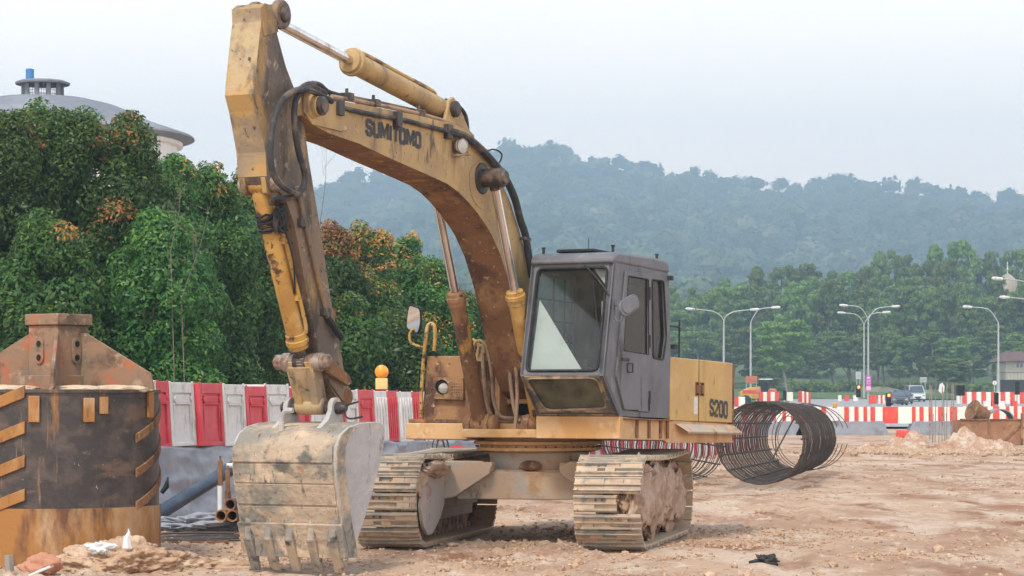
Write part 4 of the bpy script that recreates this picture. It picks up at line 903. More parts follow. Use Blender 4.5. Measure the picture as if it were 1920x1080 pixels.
# ------------------------------------------------------------ distant hill with its forest
RIDGE = np.array([(300, 430), (560, 392), (620, 370), (655, 345), (700, 350), (800, 340), (870, 322), (945, 302), (1000, 293), (1060, 303), (1130, 316), (1200, 326), (1250, 338), (1300, 342), (1350, 354), (1400, 360), (1450, 368), (1500, 366), (1560, 360), (1600, 358), (1650, 366), (1700, 372), (1760, 374), (1800, 380), (1900, 384), (2100, 392), (2600, 420)], float) + np.array([0, 12.])
RD = 2050.
def hill_z(x, y):
    x = np.asarray(x, float); y = np.asarray(y, float); u = CX+F*x/RD
    zr = H+(CY-np.interp(u, RIDGE[:, 0], RIDGE[:, 1]))/F*RD
    t = np.clip((y-640)/(RD-640), 0, 1); s = t*t*.55+t*.45
    z = 10+(zr-10)*s+fbm(x/260, y/260, 3, 50)*24*np.sin(np.pi*np.clip(t, 0, 1))*1.0
    return np.where(y > RD, zr-(y-RD)*.25, z)
hx = np.linspace(-640, 900, 120); hy = np.linspace(600, 2300, 100); HX, HY = np.meshgrid(hx, hy)
idx = np.arange(HX.size).reshape(HX.shape); q = np.stack([idx[:-1, :-1], idx[:-1, 1:], idx[1:, 1:], idx[1:, :-1]], -1).reshape(-1, 4)
M['forestfloor'] = mat('forest_floor', (.045, .07, .03), [((.07, .09, .04), .02, .45, .6)], .95)
link_mesh('hill', fast_mesh('hill', np.stack([HX, HY, hill_z(HX, HY)], -1).reshape(-1, 3), q, smooth=True), M['forestfloor'], kind='structure')
import bmesh
bm = bmesh.new(); bmesh.ops.create_icosphere(bm, subdivisions=1, radius=1); ICO = np.array([v.co[:] for v in bm.verts]); ICOF = np.array([[v.index for v in f.verts] for f in bm.faces]); bm.free()
CR = []; rs = np.random.default_rng(3); yy = 650.
while yy < 2080:
    sp = 8.5+yy*.0018; xs = np.arange(max(-620, gx(520, yy)), gx(2150, yy), sp)
    n_ = len(xs); em = (rs.random(n_) < .07) | ((rs.random(n_) < .30) & (yy > 2010)); r = sp*rs.uniform(.40, .72, n_)*np.where(em, 1.05, 1)
    x_ = xs+rs.uniform(-.45, .45, n_)*sp; y_ = yy+rs.uniform(-.45, .45, n_)*sp
    z_ = hill_z(x_, y_)+rs.uniform(3, 8, n_)+np.where(em, rs.uniform(5, 10, n_), 0)
    CR.append(np.stack([x_, y_, z_, r, r*rs.uniform(.55, .95, n_)], 1)); yy += sp*.92
CR = np.concatenate(CR); nC = len(CR)
CU = np.array([(x, y, z) for x in (-1, 0, 1) for y in (-1, 0, 1) for z in (-1, 0, 1) if (x, y, z) != (0, 0, 0)], float); cid = {tuple(p): i for i, p in enumerate(CU.astype(int).tolist())}; CF = []
for ax in range(3):
    for sg in (-1, 1):
        for a in (-1, 0):
            for b in (-1, 0):
                f = []
                for (i, j) in ((0, 0), (1, 0), (1, 1), (0, 1)):
                    p = [0, 0, 0]; p[ax] = sg; p[(ax+1) % 3] = a+i; p[(ax+2) % 3] = b+j; f.append(cid[tuple(p)])
                CF.append(f)
CU /= np.linalg.norm(CU, axis=1)[:, None]; CF = np.array(CF)
core = (CU[None]*(.80+rs.uniform(-.15, .15, (nC, 26, 1)))*CR[:, None, [3, 3, 4]]+CR[:, None, :3]).reshape(-1, 3)
cf = (CF[None]+(np.arange(nC)*26)[:, None, None]).reshape(-1, 4)
NQ = 46; d = rs.normal(size=(nC, NQ, 3)); d[..., 2] += .35; d /= np.linalg.norm(d, axis=-1, keepdims=True)
p = CR[:, None, :3]+d*CR[:, None, [3, 3, 4]]*rs.uniform(.75, 1.12, (nC, NQ, 1))
nr = d+rs.normal(size=d.shape)*.35; nr /= np.linalg.norm(nr, axis=-1, keepdims=True); t = np.cross(nr, rs.normal(size=d.shape)); t /= np.linalg.norm(t, axis=-1, keepdims=True); s_ = np.cross(nr, t)
a_ = CR[:, None, 3:4]*rs.uniform(.16, .34, (nC, NQ, 1)); b_ = a_*rs.uniform(.5, .9, (nC, NQ, 1))
Vq = np.stack([p-t*a_, p+s_*b_, p+t*a_, p-s_*b_], 2).reshape(-1, 3)
tint = rs.random(nC)*.7+.3*np.clip(fbm(CR[:, 0]/90, CR[:, 1]/90, 3, 5)+.5, 0, 1); tv = np.concatenate([np.repeat(tint, 26), np.repeat(tint, NQ*4)]).astype(np.float32)
me = fast_mesh('hill_forest', np.concatenate([core, Vq]), np.concatenate([cf, np.arange(len(Vq)).reshape(-1, 4)+len(core)]))
at_ = me.attributes.new('tint', 'FLOAT', 'POINT'); at_.data.foreach_set('value', tv)
M['forest'] = leafmat('forest_canopy', [(.035, .07, .025), (.06, .11, .035), (.045, .09, .03), (.09, .14, .05), (.13, .18, .07), (.26, .27, .15)], .15, .8)
nt = M['forest'].node_tree; na = nt.nodes.new('ShaderNodeAttribute'); na.attribute_name = 'tint'
rp = [x for x in nt.nodes if x.type == 'VALTORGB'][0]; nt.links.new(na.outputs['Fac'], rp.inputs[0])
link_mesh('hill_forest', me, M['forest'], label='hazy blue-green forest covering the long hill behind everything', cat='forest', kind='stuff')

# ------------------------------------------------------------ trees
def leaf_cloud(lumps, per, size, rs, asp=.42, up=.3, red=None, squash=.8, fill=.35, young_lit=0):
    V, Mi = [], []
    for i, (c, r) in enumerate(lumps):
        n_ = int(per*(r/.5)**0 if np.isscalar(per) else per[i])
        d = rs.normal(size=(n_, 3)); d[:, 2] += up; d /= np.linalg.norm(d, axis=1)[:, None]
        rad = r*(1-fill*rs.random(n_)**2); p = np.asarray(c)+d*rad[:, None]*[1, 1, squash]
        nr = d+rs.normal(size=(n_, 3))*.45; nr /= np.linalg.norm(nr, axis=1)[:, None]
        t = np.cross(nr, rs.normal(size=(n_, 3))); t[:, 2] += .25; t -= nr*(t*nr).sum(1)[:, None]; t /= np.linalg.norm(t, axis=1)[:, None]+1e-9
        s_ = np.cross(nr, t); a = size*rs.uniform(.5, 1.4, n_)[:, None]; b_ = a*asp
        V.append(np.stack([p-t*a*.5, p+s_*b_*.5+t*a*.05, p+t*a*.5, p-s_*b_*.5+t*a*.05], 1).reshape(-1, 3))
        rm = np.zeros(n_, int)
        if young_lit: rm = np.where((rs.random(n_) < young_lit) & (d[:, 2] > .35), 2, 0)  # upward leaves take the lighter colour, so clump tops look lit
        if red is not None and red[i] > 0: rm = np.where((rs.random(n_) < red[i]) & (d[:, 2] > .0), 1, rm)
        Mi.append(rm)
    V = np.concatenate(V); return V, np.arange(len(V)).reshape(-1, 4), np.concatenate(Mi)
def trunk_mb(h, r, rs, spread, nb=6, lean=0):
    b = MB(); pts = [Vector((lean*t*h+.04*h*math.sin(t*5+rs.random()), .03*h*math.cos(t*4), t*h)) for t in np.linspace(0, 1, 7)]
    b.tube(pts, [r*(1.15-.85*t) for t in np.linspace(0, 1, 7)], 8)
    for k in range(nb):
        t = rs.uniform(.3, .85); p = pts[int(t*6)]; a = rs.uniform(0, 6.28); L_ = spread*rs.uniform(.5, .95)
        q1 = p+Vector((math.cos(a)*L_*.5, math.sin(a)*L_*.5, L_*.45)); q2 = p+Vector((math.cos(a)*L_, math.sin(a)*L_, L_*.8)); b.tube([p, q1, q2], [r*.45, r*.28, r*.10], 6)
    return b
M['bark'] = mat('tree_bark', (.16, .125, .095), [((.25, .21, .17), 3, .5, .65)], .9)
M['barkpale'] = mat('pale_bark', (.26, .24, .21), [((.16, .14, .12), 1, .5, .65)], .9)
M['leaf'] = leafmat('glossy_green_leaves', [(.030, .075, .024), (.050, .120, .030), (.080, .165, .040), (.042, .10, .030), (.13, .21, .050)], .42, .36)
M['leafyounglit'] = leafmat('young_and_lit_top_leaves', [(.13, .22, .04), (.19, .27, .05), (.11, .20, .05)], .45, .4)  # new growth, and top light painted into the upper leaves
M['leafred'] = leafmat('young_red_leaves', [(.42, .17, .06), (.52, .21, .08), (.34, .22, .06), (.50, .28, .09)], .4, .45)
def hedge_tree(u, v, hw, D, redp, label, seed):
    rs = np.random.default_rng(seed); X0 = gx(u, D); g = gz(X0, D); top = H+(CY-v)/F*D; w_ = hw/F*D; hh = top-g
    root = empty('broadleaf_tree', (X0, D, g), 0, label=label, cat='tree', group='leafy trees behind the left barriers')
    lumps, red = [], []
    nl = int(112*w_*hh/8)
    for k in range(nl):
        t = rs.random()**.8; z = .35+t*(hh-.75); prof = (1-max(0, (t-.55)/.45)**2.2*.86)*(.80+.2*min(1, t*4))
        a = rs.uniform(0, 2*math.pi); rr = w_*prof*rs.uniform(.62, 1.0)*(1+.16*math.sin(a*3+seed+t*5)+.10*math.sin(a*7+t*11+seed))*(1.14 if rs.random() < .12 else 1); r = rs.uniform(.18, .46)
        lumps.append(((rr*math.cos(a), rr*math.sin(a), z+rs.uniform(-.15, .15)), r)); red.append((rs.random() < redp*(.1+1.1*t))*rs.uniform(.15, .65))
    for k in range(nl//4):      # tips along the crown top
        a = rs.uniform(0, 2*math.pi); q_ = rs.random()**.5*.55; lumps.append(((w_*q_*math.cos(a), w_*q_*math.sin(a), (hh-.32)-(q_**2)*1.4*hh*.2+rs.uniform(-.28, .22)), rs.uniform(.14, .36))); red.append((rs.random() < redp*1.7)*rs.uniform(.3, .9))
    per = [int(620*(r/.4)**2) for _, r in lumps]
    V, Q, Mi = leaf_cloud(lumps, per, .092, rs, .42, .55, red, 1.25, .55, .30)
    inner = [((w_*.55*math.cos(a), w_*.55*math.sin(a), z), .6) for a, z in zip(rs.uniform(0, 6.28, 26), rs.uniform(.5, hh*.8, 26))]
    V2, Q2, M2 = leaf_cloud(inner, [620]*26, .11, rs, .5)
    c = link_mesh('crown', fast_mesh('crown', np.concatenate([V, V2]), np.concatenate([Q, Q2+len(V)]), np.concatenate([Mi, M2])), [M['leaf'], M['leafred'], M['leafyounglit']], root)
    trunk_mb(hh*.8, .09, random.Random(seed), w_*.9, 9).build('trunk', M['bark'], root)
    return root
HT = [(-95, 190, 120, 45, .06, 'leafy green tree at the left edge of the photo behind the drilling bucket'),
 (15, 207, 95, 43.5, .10, 'full green tree with sparse orange tips left of the roof lantern'),
 (72, 188, 70, 47, .10, 'tall green tree whose top crosses the base of the domed building roof lantern'),
 (128, 203, 78, 44, .14, 'green tree with orange-red shoots in front of the grey dome'),
 (165, 212, 32, 48, .18, 'small separate leafy top in front of the grey dome'),
 (232, 230, 92, 44.5, .15, 'rounded tree with yellow-green and orange top below the dome eave'),
 (320, 284, 62, 46, .06, 'dark green tree standing just right of the white building wall'),
 (398, 306, 72, 47.5, .12, 'green tree with pale bare twigs, left of the excavator arm'),
 (462, 318, 60, 50, .12, 'bright green tree directly behind the excavator arm'),
 (540, 405, 70, 52, .1, 'dark tree mostly hidden behind the excavator arm and bucket cylinder'),
 (618, 428, 66, 55, .4, 'bushy tree with orange leaves just right of the excavator arm'),
 (688, 424, 66, 56, .9, 'orange-topped tree in the gap under the excavator boom'),
 (765, 432, 56, 58, .22, 'dark green rounded tree left of the far boom cylinder rod'),
 (822, 490, 50, 57, .25, 'sloping green tree behind the rusty boom cylinder'),
 (868, 545, 42, 58, .3, 'lowest tree at the right end of the row, behind the boom foot'),
 (300, 395, 100, 42.5, .03, 'low dark bush front of the row, above the first white barriers'),
 (90, 420, 120, 41.5, .02, 'low dense tree front of the row, behind the drilling bucket head'),
 (650, 560, 60, 52, .15, 'low bush with dull red leaves behind the excavator arm end'),
 (745, 580, 70, 54, .04, 'low green bush left of the round excavator mirror')]
for i, (u, v, hw, D, rp, lb) in enumerate(HT): hedge_tree(u, v, hw, D, rp, lb, 100+i)
for (u0, v0, u1, v1, D, lb) in [(340, 560, 400, 360, 41.2, 'pale bare sapling in front of the dark trees left of the excavator arm'), (320, 470, 340, 330, 41.4, 'thin bare sapling before the trees, below the domed building'), (600, 420, 612, 262, 50, 'bare twiggy tree against the sky right of the excavator arm')]:
    a, c = W(u0, v0, D), W(u1, v1, D); base = Vector((a.x, D, gz(a.x, D))); rs = random.Random(u0)
    b = MB(); b.tube([base, a.lerp(base, .5)+Vector((.06, 0, 0)), a, a.lerp(c, .5)+Vector((.05, 0, 0)), c], [.010, .009, .007, .005, .002], 6)
    for k in range(9):
        t = rs.uniform(.3, 1); p = a.lerp(c, t); d_ = Vector((rs.uniform(-1, 1), rs.uniform(-.5, .5), rs.uniform(.3, 1))); L_ = rs.uniform(.25, .8); q_ = p+d_*L_*.6; b.tube([p, q_, q_+Vector((d_.x*.3, 0, .8))*L_*.4], [.003, .002, .001], 5)
    b.build('bare_sapling', M['bark'], label=lb, cat='sapling')

# wood behind the road
M['wood'] = leafmat('wood_leaves', [(.09, .16, .05), (.14, .23, .06), (.21, .30, .07), (.12, .19, .055), (.29, .36, .09)], .45, .6)
def wood_proto(h, w_, style, seed):
    rs = np.random.default_rng(seed); lumps = []; n_ = 80
    for k in range(n_):
        t = rs.random(); a = rs.uniform(0, 6.28)
        if style == 0: prof = (1-t)**.55*(.55+.45*min(1, t*5)); z = h*(.18+.80*t)                # conical
        elif style == 1: prof = math.sin(math.pi*min(1, .12+t*.80))**.6; z = h*(.26+.72*t)        # round
        else: prof = .45+.55*t if t < .8 else 1-(t-.8)*2.2; z = h*(.42+.55*t)                      # spreading, tiers
        r = w_*rs.uniform(.16, .30); rr = w_*prof*rs.uniform(.45, .95)
        lumps.append(((rr*math.cos(a), rr*math.sin(a), z), r))
    per = [90]*len(lumps); V, Q, Mi = leaf_cloud(lumps, per, .62, rs, .62, .4, None, .62 if style < 2 else .4, .5)
    me = fast_mesh('crown', V, Q, Mi); me.materials.append(M['wood'])
    tm = trunk_mb(h*.8, h*.014, random.Random(seed), w_*.6, 7).mesh('trunk'); tm.materials.append(M['barkpale'])
    return me, tm, h, w_
PR = [wood_proto(18, 3.6, 0, 1), wood_proto(18, 4.6, 1, 2), wood_proto(16, 5.2, 2, 3), wood_proto(20, 3.8, 0, 4), wood_proto(17, 4.8, 1, 5), wood_proto(15, 4.6, 2, 6)]
def wood_tree(u, v, D, pi, label, hwpx=None, rs=random.Random(5)):
    me, tm, h, w_ = PR[pi]; X0 = gx(u, D); g = float(hbase(D))-.1; top = H+(CY-v)/F*D; s_ = (top-g)/h
    r = empty('forest_tree', (X0, D, g), rs.uniform(0, 6.28), label=label, cat='tree', group='trees of the wood behind the road'); sw = s_ if not hwpx else hwpx/F*D/w_
    for nm, m_ in (('crown', me), ('trunk', tm)):
        o = bpy.data.objects.new(nm, m_); C.objects.link(o); o.parent = r
    r.scale = (sw, sw, s_); return r
BACK = 'tall hazy tree in the back of the wood, its top against the hill'
for k, (u, v, D, pi, hw) in enumerate([(1262, 535, 400, 0, 30), (1300, 538, 405, 0, 28), (1360, 522, 410, 3, 34), (1420, 500, 420, 3, 36), (1467, 499, 415, 1, 38), (1513, 499, 420, 4, 40), (1559, 508, 425, 0, 36), (1594, 511, 415, 1, 38), (1651, 472, 425, 3, 36), (1677, 474, 430, 4, 34), (1703, 477, 420, 0, 34), (1753, 458, 430, 3, 36), (1806, 453, 425, 1, 46), (1856, 477, 430, 4, 40), (1906, 470, 440, 1, 44), (1950, 480, 430, 0, 40), (1330, 548, 400, 4, 34), (1235, 560, 395, 1, 34), (1535, 520, 405, 1, 36), (1625, 505, 405, 4, 36), (1728, 492, 405, 1, 36), (1780, 488, 400, 4, 40), (1640, 520, 398, 0, 30)]):
    wood_tree(u, v, D, pi, BACK, hw)
MID = 'green tree in the middle of the wood behind the road'
u = 1240; k = 0; rr_ = random.Random(12)
while u < 1960:
    wood_tree(u, 565+rr_.uniform(-28, 22)-(u-1250)*.05, 372+rr_.uniform(-8, 8), rr_.choice([1, 4, 2, 5, 3, 1]), MID, rr_.uniform(36, 50)); u += rr_.uniform(24, 36)
u = 1235
while u < 1960:
    wood_tree(u, 632+rr_.uniform(-24, 22), 352+rr_.uniform(-5, 8), rr_.choice([1, 4, 2, 5]), 'lower tree along the front edge of the wood behind the road', rr_.uniform(34, 50)); u += rr_.uniform(30, 44)
wood_tree(1878, 524, 386, 4, MID, 20)
wood_tree(1896, 548, 388, 1, MID, 26)
wood_tree(1928, 520, 392, 4, MID, 34)
wood_tree(1470, 600, 300, 2, 'tree with a thick dark trunk between the lamp posts, right of the excavator', 62)
wood_tree(1785, 672, 312, 5, 'small bright green spreading tree behind the upright bars', 46)
wood_tree(1440, 650, 318, 4, 'light green tree above the red and yellow road machine', 40)
wood_tree(1900, 640, 318, 1, 'dark tree at the right edge beside the brown-roofed house', 46)
# shrubs at the foot of the wood
for k, (u, D) in enumerate([(1478, 335), (1500, 336), (1530, 338), (1548, 334), (1580, 337), (1640, 338), (1700, 338), (1800, 330), (1840, 328), (1460, 330)]):
    rs = np.random.default_rng(k); lum = [((rs.uniform(-1.6, 1.6), rs.uniform(-.8, .8), rs.uniform(.2, 1.3)), rs.uniform(.4, .8)) for _ in range(12)]
    V, Q, Mi = leaf_cloud(lum, [60]*12, .45, rs, .6); o = link_mesh('shrub', fast_mesh('shrub', V, Q, Mi), M['wood'], label='low green shrub on the verge at the foot of the wood', cat='shrub', group='shrubs at the foot of the wood'); o.location = (gx(u, D), D, float(hbase(D)))

# ------------------------------------------------------------ domed building behind the trees
M['dome'] = mat('weathered_dome_roof', (.175, .19, .22), [((.24, .255, .28), .35, .45, .6, (1, 1, .3)), ((.12, .13, .15), .8, .55, .7)], .8)
M['plaster'] = mat('white_plaster', (.72, .72, .72), [((.6, .6, .6), .8, .5, .7, (1, 1, .2))], .8)
M['concrete'] = mat('grey_concrete', (.33, .32, .30), [((.25, .24, .22), 2, .45, .6), ((.4, .38, .34), 5, .5, .7)], .9, 0, (20, .005))
DB = 112.; cxb = gx(80, DB); k_ = F/DB
def bz(v): return H+(CY-v)/k_
br = empty('domed_building', (cxb, DB, 0), 0, label='round white building with a shallow grey domed roof and open lantern, behind the trees', cat='building')
b = MB(); rad = 282/k_; ze = bz(258); zt = bz(186)
b.lathe((0, 0, 0), (0, 0, 1), [(bz(268), rad*.90), (bz(266), (345-80)/k_), (bz(260), (363-80)/k_)]+[(bz(v), (u-80)/k_) for u, v in [(362, 256.5), (358, 254), (328, 244), (306, 237), (278, 226), (250, 212), (217, 199), (172, 188), (114, 181)]], 64)
b.build('roof', M['dome'], br, smooth=60)
b = MB(); b.lathe((0, 0, 0), (0, 0, 1), [(0, rad*.89), (bz(276), rad*.89), (bz(274), rad*.925), (bz(267), rad*.925), (bz(266.5), rad*.88)], 64); b.build('wall', M['plaster'], br, smooth=50)
ln_ = empty('lantern', (0, 0, 0)); bpy.data.objects.remove(ln_)
b = MB(); b.lathe((0, 0, bz(159)), (0, 0, 1), [(0, 50/k_), (.08, 51/k_), (.16, 44/k_), (.22, 20/k_)], 40); lan = b.build('lantern_roof', M['dome'], br)
b = MB()
for k in range(10):
    a = 2*math.pi*k/10+.2; p = Vector((35/k_*math.cos(a), 35/k_*math.sin(a), bz(185))); b.bb(p+Vector((-.09, -.09, 0)), p+Vector((.09, .09, bz(158)-bz(185))))
b.lathe((0, 0, bz(187)), (0, 0, 1), [(0, 38/k_), (.10, 38/k_)], 32); b.build('lantern_post', M['dome'], lan)
b = MB()
for k in range(24):
    a = 2*math.pi*k/24; p = Vector((33/k_*math.cos(a), 33/k_*math.sin(a), bz(185))); b.cyl(p, p+Vector((0, 0, bz(160)-bz(185))), .012, 4)
for z in (bz(178), bz(171)): b.tube([Vector((33/k_*math.cos(a), 33/k_*math.sin(a), z)) for a in np.linspace(0, 6.283, 33)[:-1]], .012, 4, closed=True)
b.build('lantern_railing', M['dome'], lan)
b = MB(); b.lathe((gx(56, DB)-cxb, 0, bz(150)), (0, 0, 1), [(0, .19), (.5, .19), (.52, .10)], 18); b.build('blue_tank', mat('blue_plastic', (.05, .18, .42), [], .5), lan, label='blue tank on the lantern roof')

# ------------------------------------------------------------ site barriers
M['bwhite'] = mat('dirty_white_plastic', (.66, .66, .65), [((.54, .53, .50), 2.0, .45, .62), ((.28, .24, .20), 3.5, .58, .70, (1, 1, .35)), ((.42, .35, .29), 7, .60, .72)], .5, 0, (8, .003))
M['bred'] = mat('faded_red_plastic', (.55, .045, .065), [((.62, .10, .11), 2.5, .45, .65), ((.35, .05, .06), 5, .60, .74, (1, 1, .4))], .45, 0, (8, .003))
M['farwhite'] = mat('far_white_plastic', (.74, .72, .66), [((.6, .57, .5), 1.5, .5, .7)], .6)
M['farred'] = mat('far_red_plastic', (.62, .065, .045), [((.70, .13, .09), 1.5, .45, .65)], .55)
M['tarp'] = mat('grey_tarpaulin', (.23, .25, .29), [((.30, .32, .36), 1.2, .42, .62), ((.38, .35, .33), 4, .62, .78, (1, 1, .4)), ((.16, .17, .2), 2, .56, .7)], .55, 0, (5, .02))
def barrier_mesh(w_, h_, d_, kind):
    b = MB(); hw = w_/2-.004
    # body tapers a little to the top; local x along the row, y into it, z up
    b.hexa([Vector((-hw, 0, 0)), Vector((hw, 0, 0)), Vector((hw, d_, 0)), Vector((-hw, d_, 0))], [Vector((-hw, .05, h_)), Vector((hw, .05, h_)), Vector((hw, d_-.05, h_)), Vector((-hw, d_-.05, h_))])
    def yf(z): return .05*z/h_
    if kind == 0:    # raised border round a recessed panel, with a handle pocket
        for (x0, x1, z0, z1) in [(-hw, -hw+.09, .0, h_), (hw-.09, hw, .0, h_), (-hw+.09, hw-.09, .0, .05), (-hw+.09, hw-.09, h_-.14, h_)]:
            b.hexa([Vector((x0, yf(z0)-.028, z0)), Vector((x1, yf(z0)-.028, z0)), Vector((x1, yf(z0)+.01, z0)), Vector((x0, yf(z0)+.01, z0))], [Vector((x0, yf(z1)-.028, z1)), Vector((x1, yf(z1)-.028, z1)), Vector((x1, yf(z1)+.01, z1)), Vector((x0, yf(z1)+.01, z1))])
        z = h_-.25; b.box((0, yf(z)-.012, z+.03), (w_*.58, .03, .10)); b.box((0, yf(z)-.030, z-.03), (w_*.58, .02, .018))
        for x in (-w_*.33, w_*.33): b.box((x, yf(.3)-.008, .32), (.022, .022, .50)); b.box((x, yf(z)-.02, z+.04), (.03, .05, .05))
    else:            # fluted front
        n_ = 5
        for i in range(n_):
            x = -hw+.07+(2*hw-.14)*i/(n_-1); b.hexa([Vector((x-.028, -.02, .05)), Vector((x+.028, -.02, .05)), Vector((x+.028, .02, .05)), Vector((x-.028, .02, .05))], [Vector((x-.028, .02, h_-.10)), Vector((x+.028, .02, h_-.10)), Vector((x+.028, .06, h_-.10)), Vector((x-.028, .06, h_-.10))])
    for x in (-hw+.03, hw-.03): b.cyl((x, .03, h_), (x, .03, h_+.015), .018, 8)
    return b.mesh('water_barrier')
def put(me, m, loc, rz, sc_, label, grp, name='water_barrier', cat='barrier', bev=.008):
    me = me.copy() if me.materials else me
    me.materials.append(m) if not me.materials else me.materials.__setitem__(0, m)
    o = bpy.data.objects.new(name, me); C.objects.link(o); o.location = loc; o.rotation_euler = (0, 0, rz); o.scale = sc_
    if bev: b_ = o.modifiers.new('b', 'BEVEL'); b_.width = bev; b_.segments = 2; b_.limit_method = 'ANGLE'
    return tag(o, label, cat, grp)
P0 = Vector((-4.49, 31.0)); DR = Vector((.263, .965)).normalized(); RZ = math.atan2(DR.y, DR.x)
def prow(L_): return P0+DR*L_
def zb(L_): return .995-(.125)*L_/12.7-.02
edges = [(-2.6, -1.72), (-1.72, -.86), (-.86, .02)]
def Lof(u):      # distance along the row that shows at this pixel column
    lo_, hi_ = -6., 40.
    for _ in range(40):
        m_ = (lo_+hi_)/2; p = prow(m_); lo_, hi_ = (m_, hi_) if CX+F*p.x/p.y < u else (lo_, m_)
    return lo_
us = [246, 298, 321, 371, 419, 465, 502, 545, 584, 622, 650, 673, 701, 728, 751, 776, 798, 822, 846, 870, 893]
colr = 'wrwrwrwrwrwrwrwrwrwr'; names = {'w': 'white', 'r': 'red'}
colr = ['w', 'r', 'w', 'r', 'w', 'r', 'w', 'r', 'w', 'r', 'w', 'r', 'w', 'r', 'w', 'r', 'w', 'r', 'w', 'r']
LBL = {1: 'red barrier half hidden behind the right edge of the drilling bucket', 2: 'white barrier with a dark stain, first white one right of the drilling bucket', 3: 'red recessed-panel barrier between the two leftmost white ones', 4: 'white barrier with a scuffed handle pocket, second white one from the drilling bucket',
       5: 'red barrier above the top left corner of the excavator bucket', 6: 'white barrier left of the bucket linkage', 7: 'narrow slice of red barrier beside the bucket linkage', 8: 'barrier hidden mostly behind the bucket link', 10: 'white barrier just right of the bucket pin', 11: 'red recessed-panel barrier right of the bucket ears', 12: 'white fluted barrier that carries the orange beacon', 13: 'red fluted barrier just right of the orange beacon', 14: 'white fluted barrier left of the excavator step box', 15: 'red fluted barrier touching the left edge of the rusty tank box'}
for i in range(len(us)-1):
    a, c = Lof(us[i]), Lof(us[i+1]); w_ = c-a; k = 0 if i < 12 else 1
    me = barrier_mesh(w_, .84, .42, k); mid = prow((a+c)/2); mm_ = M['bwhite'] if colr[i] == 'w' else M['bred']
    put(me, mm_, (mid.x+random.uniform(-.02, .02), mid.y, zb((a+c)/2)+random.uniform(-.02, .012)), RZ+random.uniform(-.05, .05), (1, 1, random.uniform(.985, 1.015)), LBL.get(i, '%s barrier of the tarped row, hidden behind the excavator body' % names[colr[i]]), 'red and white barriers on the tarp-covered blocks')
# concrete blocks under the row and the tarpaulin over them
pn = Vector((DR.y, -DR.x))         # towards the camera side of the row
for k in range(8):
    a = -3.2+k*2.45; p = prow(a+1.2)-pn*.30
    b = MB(); b.box((0, 0, 0), (2.38, .52, .95)); o = b.build('concrete_block', M['concrete'], bevel=.02, label='concrete block under the grey tarpaulin below the barriers', cat='concrete block', group='concrete blocks under the barriers'); o.location = (p.x, p.y, zb(a+1.2)-.48); o.rotation_euler = (0, 0, RZ)
nu, nv = 260, 34; v = []
for i in range(nu):
    L_ = -3+i*19.0/nu; p = prow(L_); zt_ = zb(L_)+.035+.03*noise.noise(Vector((L_*1.1, 0, 0)))
    for j in range(nv):
        t = j/(nv-1)
        fold = .035*math.sin(L_*6+3*noise.noise(Vector((L_*1.3, t*2, 0))))*(t*.8+.15)+.10*noise.noise(Vector((L_*.9, t*1.6, 2)))+.07*noise.noise(Vector((L_*2.5, t*5, 7)))*(1-t*.5)+.025*noise.noise(Vector((L_*9, t*9, 7)))
        sag = .05*abs(math.sin(L_*1.7))*max(0, 1-t*5)
        off = .02+.16*t*t+fold*.9; z = zt_-sag-(zt_-.02)*t
        if j == 0: off = -.10; z = zt_+.0-sag*.4
        q_ = p+pn*max(off, .012 if j else -.1); v.append((q_.x, q_.y, max(z, 0.02+gz(q_.x, q_.y)) if j < nv-1 else gz(q_.x, q_.y)-.03))
idx = np.arange(nu*nv).reshape(nu, nv); q = np.stack([idx[:-1, :-1], idx[1:, :-1], idx[1:, 1:], idx[:-1, 1:]], -1).reshape(-1, 4)
o = link_mesh('tarpaulin', fast_mesh('tarpaulin', v, q, smooth=True), M['tarp'], label='creased grey tarpaulin hanging below the left row of red and white barriers', cat='tarpaulin'); m_ = o.modifiers.new('s', 'SOLIDIFY'); m_.thickness = .006
# orange beacon on a white barrier
g_ = Lof(735); pp = prow(g_); z0 = zb(g_)+.855; pp = pp-pn*.18
bc = empty('warning_beacon', (pp.x, pp.y, z0), 0, label='round orange warning beacon on a yellow battery box, on top of a white barrier', cat='warning lamp')
b = MB(); b.bb((-.10, -.06, 0), (.10, .06, .19)); b.build('battery_box', mat('cream_plastic', (.60, .46, .18), [((.4, .33, .2), 6, .55, .7)], .5), bc, .012)
b = MB(); b.lathe((0, -.05, .295), (0, 1, 0), [(0, .095), (.01, .11), (.03, .114), (.07, .114), (.09, .11), (.10, .095)], 24); b.lathe((0, -.05, .295), (0, -1, 0), [(0, .095), (.03, .075), (.045, .04)], 20); b.build('lens', mat('amber_lens', (.72, .26, .02), [((.8, .36, .05), 8, .5, .7)], .25, coat=.5), bc)
# second stretch: barriers on the ground behind the excavator
L0 = Lof(905); k = 0
while True:
    p = prow(L0+.45)
    if CX+F*p.x/p.y > 1420: break
    me = barrier_mesh(.50, .95, .42, 1); put(me, M['bred'] if k % 2 else M['bwhite'], (p.x, p.y, gz(p.x, p.y)-.02), RZ, (1, 1, 1), 'barrier of the striped run glimpsed under the excavator body behind the rebar', 'barriers glimpsed under the excavator'); L0 += .5; k += 1

